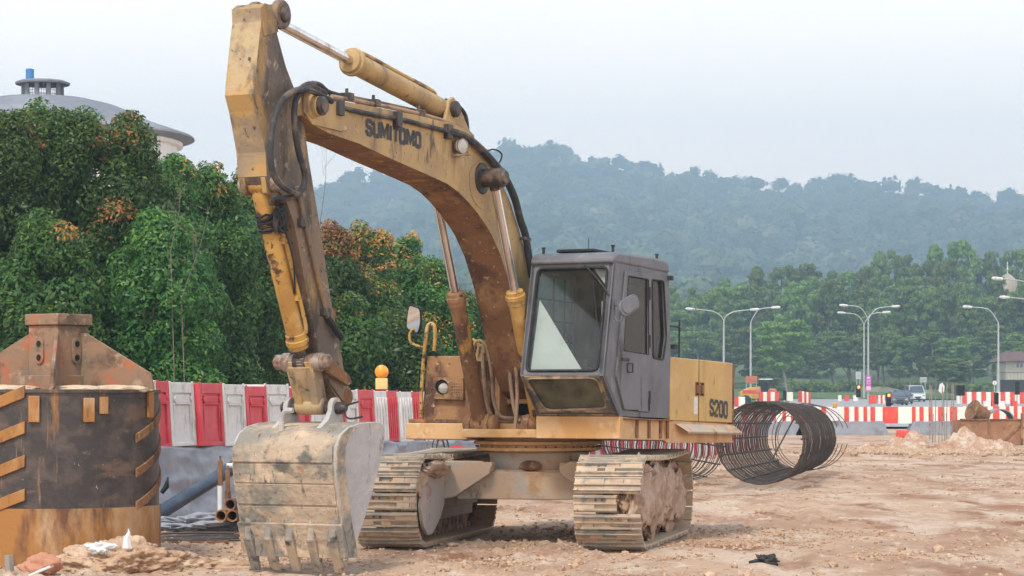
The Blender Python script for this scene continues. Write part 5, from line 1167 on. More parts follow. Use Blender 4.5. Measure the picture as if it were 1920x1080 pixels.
# far rows: narrow striped units
UN = barrier_mesh(1, 1, 1, 1)
def far_unit(u0, u1, vt, vb, D, c, label, grp, dep=.5, rot=0):
    k_ = F/D; p = W((u0+u1)/2, vb, D); me = UN
    o = bpy.data.objects.new('water_barrier', bpy.data.meshes[{'w': 'far_w', 'r': 'far_r'}[c]]); C.objects.link(o); o.location = p; o.scale = ((u1-u0)/k_*1.0, dep, (vb-vt)/k_); o.rotation_euler = (0, 0, rot); return tag(o, label, 'barrier', grp)
for c, mm_ in (('w', 'farwhite'), ('r', 'farred')):
    me = UN.copy(); me.name = 'far_'+c; me.materials.append(M[mm_])
GA = 'red and white barriers of the long row across the site'
uA = [(1378, 1392, 'w'), (1392, 1402, 'r'), (1402, 1412, 'w'), (1412, 1421, 'r'), (1421, 1430, 'w'), (1430, 1437, 'r'), (1437, 1447, 'w'), (1447, 1455, 'r'), (1455, 1467, 'w'), (1467, 1474, 'r'), (1474, 1483, 'w'), (1483, 1490, 'r'), (1490, 1500, 'w'), (1500, 1508, 'r'), (1508, 1520, 'w'), (1520, 1529, 'r'), (1529, 1540, 'w'), (1540, 1549, 'r'), (1549, 1561, 'w'), (1561, 1569, 'r'), (1569, 1583, 'w'), (1583, 1592, 'r'), (1592, 1602, 'w'), (1602, 1610, 'r'), (1610, 1619, 'w'), (1619, 1626, 'r'), (1626, 1632, 'w'), (1632, 1641, 'r'), (1641, 1655, 'w'),
      (1655, 1684, 'r'), (1684, 1710, 'w'), (1710, 1717, 'r'), (1717, 1724, 'w'), (1724, 1732, 'r'), (1732, 1741, 'w'), (1741, 1749, 'r'), (1749, 1759, 'w'), (1759, 1770, 'r'), (1770, 1781, 'w'), (1781, 1795, 'r'), (1795, 1808, 'w')]
for a, c, k in uA:
    lb_ = {1655: 'widest red barrier, right of the middle of the long far row', 1684: 'widest white barrier of the long far row, right beside the widest red one'}.get(a, 'narrow %s barrier of the long row across the site' % names[k])
    far_unit(a, c, 763, 791 if a < 1655 or a > 1684 else 794, 106, k, lb_, GA, .45)
for (u0, u1, lb_) in [(1378, 1500, 'grey covered block under the barriers, seen through the rebar cage'), (1502, 1655, 'grey covered block under the far barriers, left of the red crate'), (1712, 1800, 'grey covered block under the far barriers, right of the red crate')]:
    a, c = W(u0, 812, 106), W(u1, 812, 106); b = MB(); n_ = 16
    top_ = [Vector((a.x+(c.x-a.x)*i/n_, 106-.25, W(0, 790+3*noise.noise(Vector((i*.7, u0, 0))), 106).z)) for i in range(n_+1)]
    b.prism(top_+[Vector((c.x+.3, 105.75, -.1)), Vector((a.x-.3, 105.75, -.1))], (0, 1.0, 0)); b.build('covered_block', M['tarp'], bevel=.03, label=lb_, cat='concrete block')
def farrow(segs, vt, vb, D, grp, lb_, dep=.5, skew=0):
    for i, (a, c, k) in enumerate(segs): far_unit(a, c, vt+skew*i, vb+skew*i, D, k, lb_ % names[k], grp, dep)
seg = []; u = 1795
while u < 1965: seg.append((u, u+9, 'wr'[len(seg) % 2])); u += 9
farrow(seg, 735, 757, 200, 'barriers of the upper far row at the right edge', 'narrow %s barrier of the upper row beyond the traffic lights, right edge')
seg = [(1440, 1447, 'r'), (1447, 1455, 'w'), (1455, 1462, 'r'), (1462, 1470, 'w'), (1470, 1477, 'r')]
farrow([(1424, 1431, 'r'), (1431, 1438, 'w'), (1438, 1445, 'r'), (1445, 1453, 'w'), (1453, 1461, 'r'), (1476, 1487, 'w')], 735, 752, 190, 'far barriers above the rebar cage', 'small %s barrier above the top of the rebar cage')
farrow([(1378, 1385, 'r'), (1385, 1397, 'w')], 744, 762, 150, 'far barriers beside the engine door', 'small %s barrier against the rear edge of the excavator')
farrow([(1500, 1504, 'r'), (1504, 1508, 'w'), (1508, 1512, 'r'), (1512, 1516, 'w'), (1516, 1520, 'r')], 733, 754, 170, 'thin barriers in the receding stack', 'thin %s barrier in the receding stack right of the rebar cage', 1.2, .8)
farrow([(1572, 1578, 'w'), (1584, 1592, 'r'), (1600, 1610, 'w')], 741, 752, 235, 'lone far barriers on the road edge', 'lone small %s barrier on the road edge left of the lit traffic light', .3)
farrow([(1630, 1644, 'r'), (1647, 1651, 'w'), (1651, 1655, 'r'), (1655, 1659, 'w')], 741, 757, 215, 'far barriers between the two traffic lights', 'small %s barrier between the two red traffic lights', .4)
farrow([(1800, 1806, 'r'), (1806, 1812, 'w'), (1843, 1852, 'r'), (1852, 1862, 'w'), (1862, 1874, 'r'), (1874, 1886, 'w'), (1886, 1893, 'r'), (1893, 1901, 'w'), (1901, 1908, 'r'), (1908, 1916, 'w'), (1916, 1924, 'r')], 762, 793, 118, 'barriers behind the rusty box', '%s barrier standing behind the rusty steel box')
farrow([(1846, 1858, 'w'), (1860, 1870, 'r'), (1872, 1884, 'w'), (1898, 1908, 'r')], 752, 766, 150, 'jumbled barriers near the right edge', 'small %s barrier in the jumble under the upper row at the right')
a = W(1702, 813, 92); b = MB(); w_, h_ = 37/F*92, 19/F*92
b.hexa([Vector((-w_/2-.03, 0, 0)), Vector((w_/2+.03, 0, 0)), Vector((w_/2+.03, .5, 0)), Vector((-w_/2-.03, .5, 0))], [Vector((-w_/2, .05, h_)), Vector((w_/2, .05, h_)), Vector((w_/2, .45, h_)), Vector((-w_/2, .45, h_))])
for x in (-w_*.28, w_*.05, w_*.33): b.box((x, -.02, h_*.45), (.07, .06, h_*.5))
o = b.build('red_crate', M['farred'], bevel=.02, label='bright red plastic block lying between the dirt piles and the far barriers', cat='plastic block'); o.location = (a.x, 92, -.02); o.rotation_euler = (0, .05, 0)

# ------------------------------------------------------------ drilling bucket, left foreground
M['drum'] = mat('oily_drum_steel', (.042, .036, .035), [((.085, .065, .058), 4, .45, .6), ((.30, .145, .05), 2.2, .585, .66, (1.6, 1.6, .22)), ((.30, .18, .10), 7, .60, .68, (1.5, 1.5, .12)), ((.13, .085, .065), 1.2, .55, .62, (1, 1, 2.5)), ((.46, .36, .28), 34, .685, .71)], .45, .1, (16, .006), .4)
M['drumrust'] = mat('orange_rusted_band', (.33, .15, .04), [((.42, .27, .15), 2.2, .48, .60, (1, 1, .5)), ((.13, .06, .03), 3.5, .50, .62, (1, 1, .3)), ((.5, .38, .28), 30, .69, .73)], .6, .1, (18, .005), .4)
M['kelly'] = mat('red_primer_and_rust', (.25, .155, .10), [((.36, .13, .07), 3.4, .53, .62), ((.11, .075, .055), 4, .50, .64), ((.16, .13, .09), 1.6, .54, .66), ((.36, .27, .19), 8, .58, .7)], .8, 0, (30, .004))
DD = 24.9; dc = W(110, 746, DD); dx, dy = dc.x, DD; RD_ = 1.035
dr = empty('drilling_bucket', (dx, dy, 0), 0, label='huge rusty round drilling bucket with spiral bars standing in the left foreground', cat='drilling bucket')
b = MB(); b.lathe((0, 0, -.15), (0, 0, 1), [(0, RD_), (.66, RD_), (.662, RD_-.018), (1.80, RD_-.018), (1.802, RD_+.006), (1.83, RD_+.006), (1.835, RD_-.03), (1.84, .1)], 96)
n_side = 96; b.m = [1 if i < n_side else 0 for i in range(len(b.f))]
bo = b.build('body', [M['drum'], M['drumrust']], dr)
zt_ = 1.69
def helix(a0, a1, z0, slope, th, pr_=.03, name='spiral_bar', mt_='drumrust'):
    n_ = max(3, int(abs(a1-a0)/.06)); b = MB(); vs = []
    for i in range(n_+1):
        a = a0+(a1-a0)*i/n_; z = z0+slope*(a-a0)
        d_ = Vector((math.sin(a), -math.cos(a), 0))
        vs += [d_*(RD_-.02)+Vector((0, 0, z)), d_*(RD_+pr_)+Vector((0, 0, z)), d_*(RD_+pr_)+Vector((0, 0, z+th)), d_*(RD_-.02)+Vector((0, 0, z+th))]
    fs = [(0, 1, 2, 3), tuple(4*n_+i for i in (3, 2, 1, 0))]+[(4*i+j, 4*i+4+j, 4*i+4+(j+1) % 4, 4*i+(j+1) % 4) for i in range(n_) for j in range(4)]
    b.add(vs, fs); b.build(name, M[mt_], dr, .006)
ae = -.135
for k, zc in enumerate([1.60, 1.25, .92, .59]): helix(ae-1.3, ae, zc-.50, .385, .12, .014)
for k, zc in enumerate([1.28, .93, .60]): helix(1.02, 2.4, zc-.13, .40, .09, .004, mt_='rust')
b = MB()
for (a, z0, z1, w_, t) in [(-.045, 1.36, 1.62, .11, .03), (.47, 1.36, 1.60, .11, .028), (.62, 1.44, 1.61, .085, .03), (1.25, 1.40, 1.66, .09, .03)]:
    d_ = Vector((math.sin(a), -math.cos(a), 0)); b.box(d_*(RD_+t/2-.01)+Vector((0, 0, (z0+z1)/2)), (w_, .04, z1-z0), Matrix.Rotation(a, 3, 'Z'))
b.build('wear_pad', M['drumrust'], dr, .006)
# kelly box on top
kb = Matrix.Rotation(R(-36), 3, 'Z'); A_ = .215
kx = Vector((0, 0, 0))
def kbx(hw_, z0, z1): return [kb @ Vector((x*hw_, y_*hw_, z0)) for x, y_ in ((-1, -1), (1, -1), (1, 1), (-1, 1))], [kb @ Vector((x*hw_, y_*hw_, z1)) for x, y_ in ((-1, -1), (1, -1), (1, 1), (-1, 1))]
b = MB(); b.hexa(*kbx(A_, zt_-.02, 2.34)); ko = b.build('kelly_box', M['kelly'], dr, .012)
b = MB(); b.hexa(*kbx(A_+.028, 2.34, 2.455)); b.build('kelly_cap', M['kelly'], ko, .01)
b = MB(); b.hexa(*kbx(A_+.03, zt_-.01, zt_+.14)); b.build('kelly_foot', M['kelly'], ko, .01)
for fi, (fx, off) in enumerate([(kb @ Vector((0, -1, 0)), kb @ Vector((1, 0, 0))), (kb @ Vector((1, 0, 0)), kb @ Vector((0, 1, 0)))]):
    cc = fx*A_+Vector((0, 0, 2.08))+off*(-.04 if fi == 0 else .03)
    loop = [cc+off*.06*math.cos(a)+Vector((0, 0, .06*math.sin(a)+(.075 if math.sin(a) > 0 else -.075))) for a in np.linspace(0, 2*math.pi, 21)[:-1]]
    b = MB(); b.prism(loop, fx*.02); b.build('socket_boss', M['kelly'], ko, .004)
    for dz in (.07, -.07):
        b = MB(); b.lathe(cc+Vector((0, 0, dz))+fx*.018, fx, [(0, .045), (.004, .045), (.005, .036), (.006, .036)], 18); b.mi = 0; b.build('pin_socket', M['kelly'], ko)
        b = MB(); b.cyl(cc+Vector((0, 0, dz))+fx*.02, cc+Vector((0, 0, dz))+fx*.0255, .033, 16); b.build('pin_hole', M['black'], ko)
for a, ext in ((0, 1), (math.pi/2, 1), (math.pi, 1), (-math.pi/2, 1)):     # four stiffening ribs
    d_ = Vector((math.cos(a+R(-7)), math.sin(a+R(-7)), 0)); nn_ = Vector((-d_.y, d_.x, 0))
    if abs(a+math.pi/2) < .01: d_ = Vector((.12, -1, 0)).normalized(); nn_ = Vector((-d_.y, d_.x, 0))
    pr = [d_*.20+Vector((0, 0, zt_)), d_*.20+Vector((0, 0, 2.27)), d_*.30+Vector((0, 0, 2.26)), d_*(RD_-.06)+Vector((0, 0, zt_+.16)), d_*(RD_-.03)+Vector((0, 0, zt_))]
    b = MB(); b.prism([p-nn_*.018 for p in pr], nn_*.036); b.build('rib', M['kelly'], dr, .005)
def heap(name, c, r, seed, m, amp=.35, sub=5, fl=5., **k):
    me = lump(None, c, r, seed, sub, amp, fl); me.name = name; return link_mesh(name, me, m, **k)
M['sand'] = mat('pale_sand', (.56, .44, .32), [((.46, .34, .23), 5, .45, .65)], .95, 0, (30, .01), .1)
for (x, y_, rx_, nm) in [(.28, -.62, .22, 'pale sand heaped on the lid beside the near rib of the drilling bucket'), (-.42, -.55, .26, 'pale sand heaped on the lid left of the drilling bucket head'), (.70, -.35, .24, 'pale sand heaped on the lid under the right rib of the drilling bucket')]:
    heap('sand_heap', (dx+x, dy+y_, 1.685), (rx_*1.25, .24, .045), x*9, M['sand'], .2, 4, label=nm, cat='sand')
M['clod'] = mat('excavated_clay', (.45, .315, .215), [((.34, .22, .145), 3, .45, .6), ((.55, .42, .31), 7, .52, .66), ((.26, .165, .11), 14, .60, .72)], .95, 0, (18, .03), .1)
heap('dirt_heap', (dx+.86, 23.40, -.05), (.62, .42, .25), 4, M['clod'], .45, 6, 7., label='clods of brown clay heaped against the foot of the drilling bucket', cat='dirt heap')
heap('dirt_heap', (dx+1.5, 23.7, -.08), (.55, .45, .15), 9, M['clod'], .5, 5, 7., label='low spread of clay between the drilling bucket and the excavator bucket', cat='dirt heap')
heap('plaster_splash', (dx+.72, 23.22, .165), (.12, .06, .06), 14, M['white'], .8, 5, 5., label='white plaster splashed on the clay heap before the drilling bucket', cat='plaster')
b = MB(); p = W(238, 1008, 23.1); b.tube([p-Vector((0, 0, .1)), p+Vector((.0, 0, .0)), p+Vector((.02, 0, .05)), p+Vector((.012, 0, .085))], [.05, .032, .014, .004], 6); b.build('plaster_spike', M['white'], label='thin pointed spike of white plaster on the clay heap', cat='plaster')
a = W(20, 1085, 22.9); b = MB(); b.tube([a+Vector((0, 0, -.05)), a+Vector((-.02, 0, .22))], [.05, .045], 6); b.build('wooden_stake', M['barkpale'], label='short pale stake at the bottom left corner beside the drilling bucket', cat='stake')
a = W(78, 1072, 22.8); heap('clay_slab', (a.x, 22.8, .02), (.17, .12, .10), 23, mat('reddish_clay', (.42, .20, .13), [((.5, .3, .2), 5, .5, .65)], .9), .5, 4, label='reddish lump of clay at the bottom left, right of the short stake', cat='clay lump')
b = MB(); b.tube([W(35, 1088, 22.6), W(100, 1060, 22.7)], .013, 6); b.build('thin_stick', M['white'], label='thin pale stick lying across the reddish clay lump at bottom left', cat='stick')

# ------------------------------------------------------------ pipes, posts and rods by the tarp
M['bluepipe'] = mat('blue_pipe_paint', (.045, .065, .095), [((.09, .11, .14), 3, .45, .65), ((.3, .28, .25), 30, .66, .72)], .4, 0, (20, .003))
b = MB(); p0, p1 = W(290, 968, 29.9), W(470, 856, 31.2); d_ = (p1-p0).normalized(); b.tube([p0, p1], .088, 20); b.build('blue_pipe', M['bluepipe'], label='long blue-grey pipe leaning across the tarpaulin behind the drilling bucket', cat='pipe')
for i, (u, vt, vb, r, lb_) in enumerate([(413, 864, 975, .035, 'upright post with rusty split top and pale lower half beside the blue pipe'), (427, 882, 975, .038, 'shorter rusty upright post right of the pale one, by the blue pipe')]):
    t_, b_ = W(u, vt, 29.5), W(u, vb, 29.5); b = MB(); m_ = t_.lerp(b_, .42); b.cyl(b_, m_, r, 12); o = empty('ground_post', b_, label=lb_, cat='post')
    e1 = MB(); e1.cyl(b_-b_, m_-b_, r, 12); e1.build('sleeve', M['bwhite'] if i == 0 else M['rust'], o)
    e2 = MB(); e2.box((m_-b_)+(t_-m_)*.5, (.055, .05, (t_-m_).length)); e2.box((t_-b_)+Vector((0, 0, .0)), (.025, .03, .12)); e2.build('rusty_head', M['rust'], o, .004)
for i, (u, v, lb_) in enumerate([(414, 967, 'left of the two lower hollow steel pipes beside the excavator bucket'), (435, 967, 'right of the two lower hollow steel pipes, against the excavator bucket'), (431, 946, 'upper hollow steel pipe resting on the two lower ones')]):
    p = W(u, v, 28.6); r = .072; b = MB(); n_ = 20; ax = Vector((.12, 1, 0)).normalized(); q_ = ax.cross(Vector((0, 0, 1)))
    rings = []
    for (rr, l) in ((r, 0), (r, 2.6), (r*.76, 2.6), (r*.76, 0)): rings.append([p+ax*l+(q_*math.cos(a)+Vector((0, 0, 1))*math.sin(a))*rr for a in np.linspace(0, 2*math.pi, n_+1)[:-1]])
    vs = sum(rings, []); fs = [(i_*n_+j, i_*n_+(j+1) % n_, ((i_+1) % 4)*n_+(j+1) % n_, ((i_+1) % 4)*n_+j) for i_ in range(4) for j in range(n_)]
    b.add(vs, fs); b.build('steel_pipe', M['rust'], label=lb_, cat='pipe', group='stacked hollow steel pipes')
p = W(458, 873, 30.2); b = MB(); b.tube([p-Vector((.22, 0, .0)), p+Vector((.2, .1, 0))], .03, 10); b.build('plastic_tube', M['bwhite'], label='short white plastic tube behind the posts at the bucket edge', cat='pipe')
rr_ = random.Random(4)
for i in range(13):
    y_ = 27.2+i*.11; x0 = gx(300, y_)-rr_.uniform(0, .3); x1 = gx(446+rr_.uniform(-20, 14), y_); z0 = gz((x0+x1)/2, y_)+.02+.012*(i % 3)
    b = MB(); b.tube([(x0, y_+rr_.uniform(-.08, .08), z0), ((x0+x1)/2, y_, z0+rr_.uniform(0, .02)), (x1, y_+rr_.uniform(-.08, .08), z0+.01)], .012, 6); b.build('steel_rod', M['grease'] if i % 3 else M['rust'], label='thin steel rod in the bundle lying between the drilling bucket and excavator bucket', cat='rod', group='steel rods lying behind the drilling bucket')
heap('crumpled_sheet', (gx(360, 29.3), 29.3, .08), (.50, .25, .09), 33, M['tarp'], .9, 5, 5., label='crumpled whitish plastic sheet at the foot of the tarpaulin', cat='plastic sheet')
b = MB(); p = W(312, 912, 30.3); b.tube([p+Vector((-.06, 0, -.08)), p, p+Vector((.02, 0, .12))], [.03, .04, .008], 6); b.build('dark_rag', M['rubber'], label='dark rag caught on the tarpaulin beside the drilling bucket', cat='rag')
# things under the step box
hp_ = W(857, 851, 34); b = MB(); pts_o = []
chair = empty('plastic_chair', (hp_.x, 34, gz(hp_.x, 34)), 0, label='red plastic chair back showing between the step box and the left track', cat='chair')
zc = hp_.z-gz(hp_.x, 34); w_ = .21
arc = [Vector((w_*math.cos(a), 0, .13*math.sin(a)+zc-.02)) for a in np.linspace(0, math.pi, 14)]
outer = [Vector((-w_, 0, zc-.34))]+arc[::-1]+[Vector((w_, 0, zc-.34))]
holes = [[Vector((x-.016, 0, zc-.25)), Vector((x+.016, 0, zc-.25)), Vector((x*1.0+.016, 0, zc+.045-abs(x)*.25)), Vector((x*1.0-.016, 0, zc+.045-abs(x)*.25))] for x in (-.12, -.06, 0, .06, .12)]
redp = mat('bright_red_plastic', (.72, .03, .05), [], .35)
b = MB(); b.prism(outer, (0, .02, 0), holes); b.build('backrest', redp, chair)
b = MB(); b.box((0, -.2, .44), (.42, .40, .025)); b.build('seat', redp, chair, .008)
for x in (-.19, .19):
    for y_ in (-.38, 0): b = MB(); b.tube([(x, y_, .44), (x*1.1, y_*1.1, 0)], [.022, .018], 6); b.build('leg', redp, chair)
for i, u in enumerate([812, 822, 830]):
    p = W(u, 822, 37); b = MB(); q_ = [p+Vector((.09*math.cos(a), .05*math.sin(a*2), -.14+.17*math.sin(a))) for a in np.linspace(0, 6.28, 15)[:-1]]; b.tube(smooth_path([W(u, 798, 37)]+q_+[p+Vector((.02, 0, -.4))], 3), .009, 5); b.build('hanging_cable', M['hose'] if i else M['hosetan'], label='looped cable hanging on the barriers behind the excavator step box', cat='cable', group='looped cables behind the step box')

# ------------------------------------------------------------ rebar cages
M['rebar'] = mat('rusty_rebar', (.065, .052, .045), [((.12, .08, .055), 3, .54, .66), ((.04, .04, .042), 6, .5, .64)], .75, .2)
def cage(name, A, B, ra, rb, turns, nlong, label, jit=.02, rbar=.0075, rl=.014, seed=0, extra=0):
    rs = random.Random(seed); A, B = Vector(A), Vector(B); ax = (B-A).normalized(); s_ = ax.cross(Vector((0, 0, 1))).normalized(); up = s_.cross(ax)
    o = empty(name, (A+B)/2-Vector((0, 0, ra)), label=label, cat='rebar cage'); off = -((A+B)/2-Vector((0, 0, ra)))
    b = MB(); pts = []; N_ = turns*26
    for i in range(N_+1):
        t = i/N_; a = 2*math.pi*i/26; k_ = i/26
        r = (ra+(rb-ra)*t)*(1+jit*math.sin(k_*1.7+seed)+jit*.5*math.sin(a*2+k_*.3)); tt = t+jit*.03*math.sin(k_*2.3)
        pts.append(A+(B-A)*tt+(s_*math.cos(a)+up*math.sin(a)*(1-.04))*r+off)
    b.tube(pts, rbar, 4); b.build('spiral', M['rebar'], o, smooth=0)
    for k in range(nlong):
        a = 2*math.pi*k/nlong+.1; t0 = rs.uniform(-.02, .02); t1 = 1+rs.uniform(-.03, .02); b = MB(); r0, r1 = ra*.97, rb*.97
        b.tube([A+(B-A)*t0+(s_*math.cos(a)+up*math.sin(a)*.96)*r0+off, A+(B-A)*.5+(s_*math.cos(a+.05)+up*math.sin(a+.05)*.96)*(r0+r1)/2+off, A+(B-A)*t1+(s_*math.cos(a+.08)+up*math.sin(a+.08)*.96)*r1+off], rl, 6); b.build('long_bar', M['rebar'], o)
    for k in range(extra):      # sprung loose rings at the far end
        c = B+ax*(.05+.10*k)+s_*(.06+.09*k)+off; b = MB(); b.tube([c+(s_*math.cos(a)*(1+.02*k)+up*math.sin(a)*(1-.03*k))*rb+ax*.35*math.sin(a*.5+k) for a in np.linspace(.3, 2*math.pi-.2, 40)], rbar, 5); b.build('loose_ring', M['rebar'], o)
    return o, A, B, ax, s_, up, off
zA = .75; c1 = cage('rebar_cage', (gx(1424, 43), 43, .80), (gx(1503, 53.2), 53.2, .74), .77, .74, 88, 15, 'large dark rebar spiral cage lying right of the excavator, open end facing the camera', .012, .0085, .016, 3, 3)
o1 = c1[0]
b = MB(); b.tube([W(1490, 782, 53)+c1[6], W(1442, 872, 50)+c1[6]], .018, 6); b.build('brace_bar', M['rebar'], o1)
b = MB(); b.tube([W(1478+24*math.cos(a), 833+53*math.sin(a), 52+.5*math.sin(a))+c1[6] for a in np.linspace(.9, 5.4, 30)], .008, 5); b.build('loose_ring', M['rebar'], o1)
c2 = cage('rebar_cage', (gx(1300, 46), 46, .62), (gx(1175, 55), 55, .62), .60, .60, 52, 10, 'second rebar cage lying behind the right track, seen under the excavator body', .03, .0085, .016, 8, 0)

# ------------------------------------------------------------ dirt piles, rusty box, bars
M['pile'] = mat('rubble_soil', (.40, .26, .175), [((.52, .41, .32), 3, .48, .58), ((.30, .15, .085), 1.0, .5, .62), ((.5, .44, .38), 11, .56, .66), ((.2, .13, .1), 16, .62, .72)], .95, 0, (6, .08), .1)
def pile(u, vb, hw, vt, D, seed, label, fz=.95):
    r = hw/F*D; h_ = (vb-vt)/F*D; c = (gx(u, D), D, -.12); n_ = 150; v = []
    for i in range(n_):
        for j in range(n_):
            x = (i/(n_-1)*2-1)*1.25; y_ = (j/(n_-1)*2-1)*1.25; d_ = math.hypot(x, y_); p = Vector((x*2.1+seed, y_*2.1, seed))
            dd = max(0, 1-d_*(1+.28*noise.noise(p*.8))); z = dd*dd*(3-2*dd)*.85*(1+.7*noise.fractal(p, 1, 2, 3))+(.16*noise.fractal(p*2.6, 1, 2, 4)+.09*abs(noise.noise(p*8))+.05*abs(noise.noise(p*19)))*max(0, min(1, (1.15-d_)*3)); v.append((c[0]+x*r, c[1]+y_*r*.8, c[2]+z*h_*fz))
    idx = np.arange(n_*n_).reshape(n_, n_); q = np.stack([idx[:-1, :-1], idx[1:, :-1], idx[1:, 1:], idx[:-1, 1:]], -1).reshape(-1, 4)
    return link_mesh('dirt_pile', fast_mesh('dirt_pile', v, q, smooth=True), M['pile'], label=label, cat='dirt pile', group='dirt piles by the far barriers')
pile(1705, 845, 95, 806, 76, 3, 'left pile of broken pinkish soil in front of the red plastic block')
pile(1822, 848, 105, 790, 75, 8, 'right and higher pile of reddish soil in front of the rusty box', .72)
pile(1640, 838, 60, 822, 78, 12, 'lowest spread of rubble at the left foot of the dirt piles')
BX = 83.; a = W(1802, 836, BX); c = W(1917, 790, BX); w_ = c.x-a.x; h_ = c.z-a.z; M['boxrust'] = mat('brown_rusty_box', (.26, .13, .07), [((.34, .19, .11), 2, .45, .62), ((.16, .08, .045), 5, .55, .68)], .85)
bx = empty('steel_box', (a.x, BX, 0), label='brown rusty open steel box behind the right dirt pile at the right edge', cat='steel box')
for nm, q0, q1 in [('front_panel', (0, 0, 0), (w_, .05, h_)), ('rear_panel', (0, 1.6, 0), (w_, 1.65, h_)), ('end_panel', (0, .05, 0), (.05, 1.6, h_)), ('end_panel', (w_-.05, .05, 0), (w_, 1.6, h_))]:
    b = MB(); b.bb(q0, q1); b.build(nm, M['boxrust'], bx, .005)
b = MB(); b.bb((-.03, -.04, h_), (w_+.03, .07, h_+.05)); b.build('rim', M['rust'], bx)
b = MB(); b.prism([Vector((w_*.62, -.003, .02)), Vector((w_*.68, -.003, .02)), Vector((w_-.04, -.003, h_*.8)), Vector((w_-.1, -.003, h_*.8))], (0, -.04, 0)); b.build('brace', M['rust'], bx)
b = MB(); b.bb((w_*.44, -.05, 0), (w_*.47, 0, h_)); b.bb((w_-.06, -.06, -.05), (w_+.03, 0, h_+.25)); b.build('stiffener', M['rust'], bx)
# flanged elbow and grey half ring standing on the box
e0 = W(1830, 790, BX+.4); b = MB(); b.lathe(e0+Vector((-.02, 0, .33)), Vector((-.9, -.4, .45)), [(-.45, .27), (.0, .30), (.1, .30), (.1, .37), (.16, .37), (.16, .26)], 24); b.ell(e0+Vector((.12, .1, .25)), (.36, .3, .28), 16, 10)
b.build('pipe_elbow', M['rust'], label='brown flanged pipe elbow standing on the rusty box', cat='pipe fitting')
e0 = W(1877, 790, BX+.5); b = MB(); vs = []; n_ = 20
for (rr, y_) in ((.43, 0), (.43, .9), (.39, .9), (.39, 0)): vs += [e0+Vector((rr*math.cos(a_)*1.1, y_, rr*math.sin(a_))) for a_ in np.linspace(-.05, math.pi+.05, n_)]
b.add(vs, [(i_*n_+j, i_*n_+j+1, ((i_+1) % 4)*n_+j+1, ((i_+1) % 4)*n_+j) for i_ in range(4) for j in range(n_-1)]); b.build('half_pipe', M['dome'], label='grey half-round pipe shell lying on the right end of the rusty box', cat='pipe')
for i, (u, vt) in enumerate([(1743.5, 721), (1746, 723), (1755, 718), (1767, 724), (1769, 726), (1776, 717), (1785, 717), (1787, 719), (1750, 776), (1762, 778), (1774, 775), (1790, 768)]):
    D = 87+(i % 3)*.8; t_ = W(u, vt, D); b = MB(); bb_ = Vector((t_.x+.05*math.sin(i*2.), D, -.1)); b.tube([bb_, t_], .017 if vt < 740 else .013, 6)
    b.build('starter_bar', M['barkpale'] if i % 3 else M['pin'], label='tall upright steel bar sticking out of the ground left of the rusty box' if vt < 740 else 'short upright steel bar among the taller ones', cat='steel bar', group='upright steel bars')
p = W(1766, 727, 87.4); b = MB(); b.prism([p+Vector(q_) for q_ in ((-.12, 0, -.12), (-.08, 0, .12), (.02, 0, .18), (.10, 0, .05), (.08, 0, -.14), (-.02, 0, -.2))], (0, .03, 0)); b.build('rag', M['white'], label='pale blue-white rag tied to one of the tall upright bars', cat='rag')

# ------------------------------------------------------------ traffic lights, lamps, signs
M['pole'] = mat('galvanised_pole', (.46, .47, .48), [((.36, .37, .38), 1, .45, .65)], .5, .3)
M['redlamp'] = emis('lit_red_lamp', (1, .13, .03), 3.2); M['redcore'] = emis('lit_lamp_core', (1, .42, .10), 6)
def tlight(u, vt, vb, D, lit, label, dbl=False):
    k_ = F/D; x0 = gx(u, D); g = float(hbase(D)); h_ = (vb-vt)/k_; w_ = h_*.36; zt2 = H+(CY-vt)/k_
    o = empty('traffic_light', (x0, D, g), 0, label=label, cat='traffic light')
    b = MB(); b.cyl((0, .0, 0), (0, .0, zt2-g-h_+.02), .055, 10); b.build('pole', M['pole'], o)
    for s in ((-w_*.55, w_*.55) if dbl else (0,)):
        b = MB(); b.bb((s-w_/2, -.12, zt2-g-h_), (s+w_/2, .12, zt2-g)); hd = b.build('signal_head', M['rubber'], o, .03)
        for i in range(3):
            zc = zt2-g-h_*(.17+.33*i); r = w_*.36; b = MB()
            b.tube([Vector((s+r*1.15*math.cos(a), -.13-.10*max(0, math.sin(a)), zc+r*1.15*math.sin(a))) for a in np.linspace(-.3, math.pi+.3, 12)], .012, 5); b.build('visor', M['rubber'], hd)
            b = MB(); b.cyl((s, -.115, zc), (s, -.135, zc), r, 14); b.build('lamp', M['redlamp'] if (lit and i == 0) else M['black'], hd)
            if lit and i == 0: b = MB(); b.cyl((s, -.135, zc), (s, -.15, zc), r*.5, 12); b.build('lamp_core', M['redcore'], hd)
tlight(1609.5, 722, 745, 155, True, 'traffic light showing red, left of the purple banner pole')
tlight(1666, 737, 762, 128, True, 'traffic light showing red, directly beside the dark car')
tlight(1801, 722, 742, 145, False, 'unlit double traffic light seen from behind above the upright bars', True)
tlight(1868, 736, 758, 122, False, 'unlit black traffic light above the pipe elbow')
tlight(1471, 732, 750, 165, False, 'dark traffic light above the rebar cage')
tlight(1907, 715, 740, 175, False, 'black traffic light at the right edge below the house')
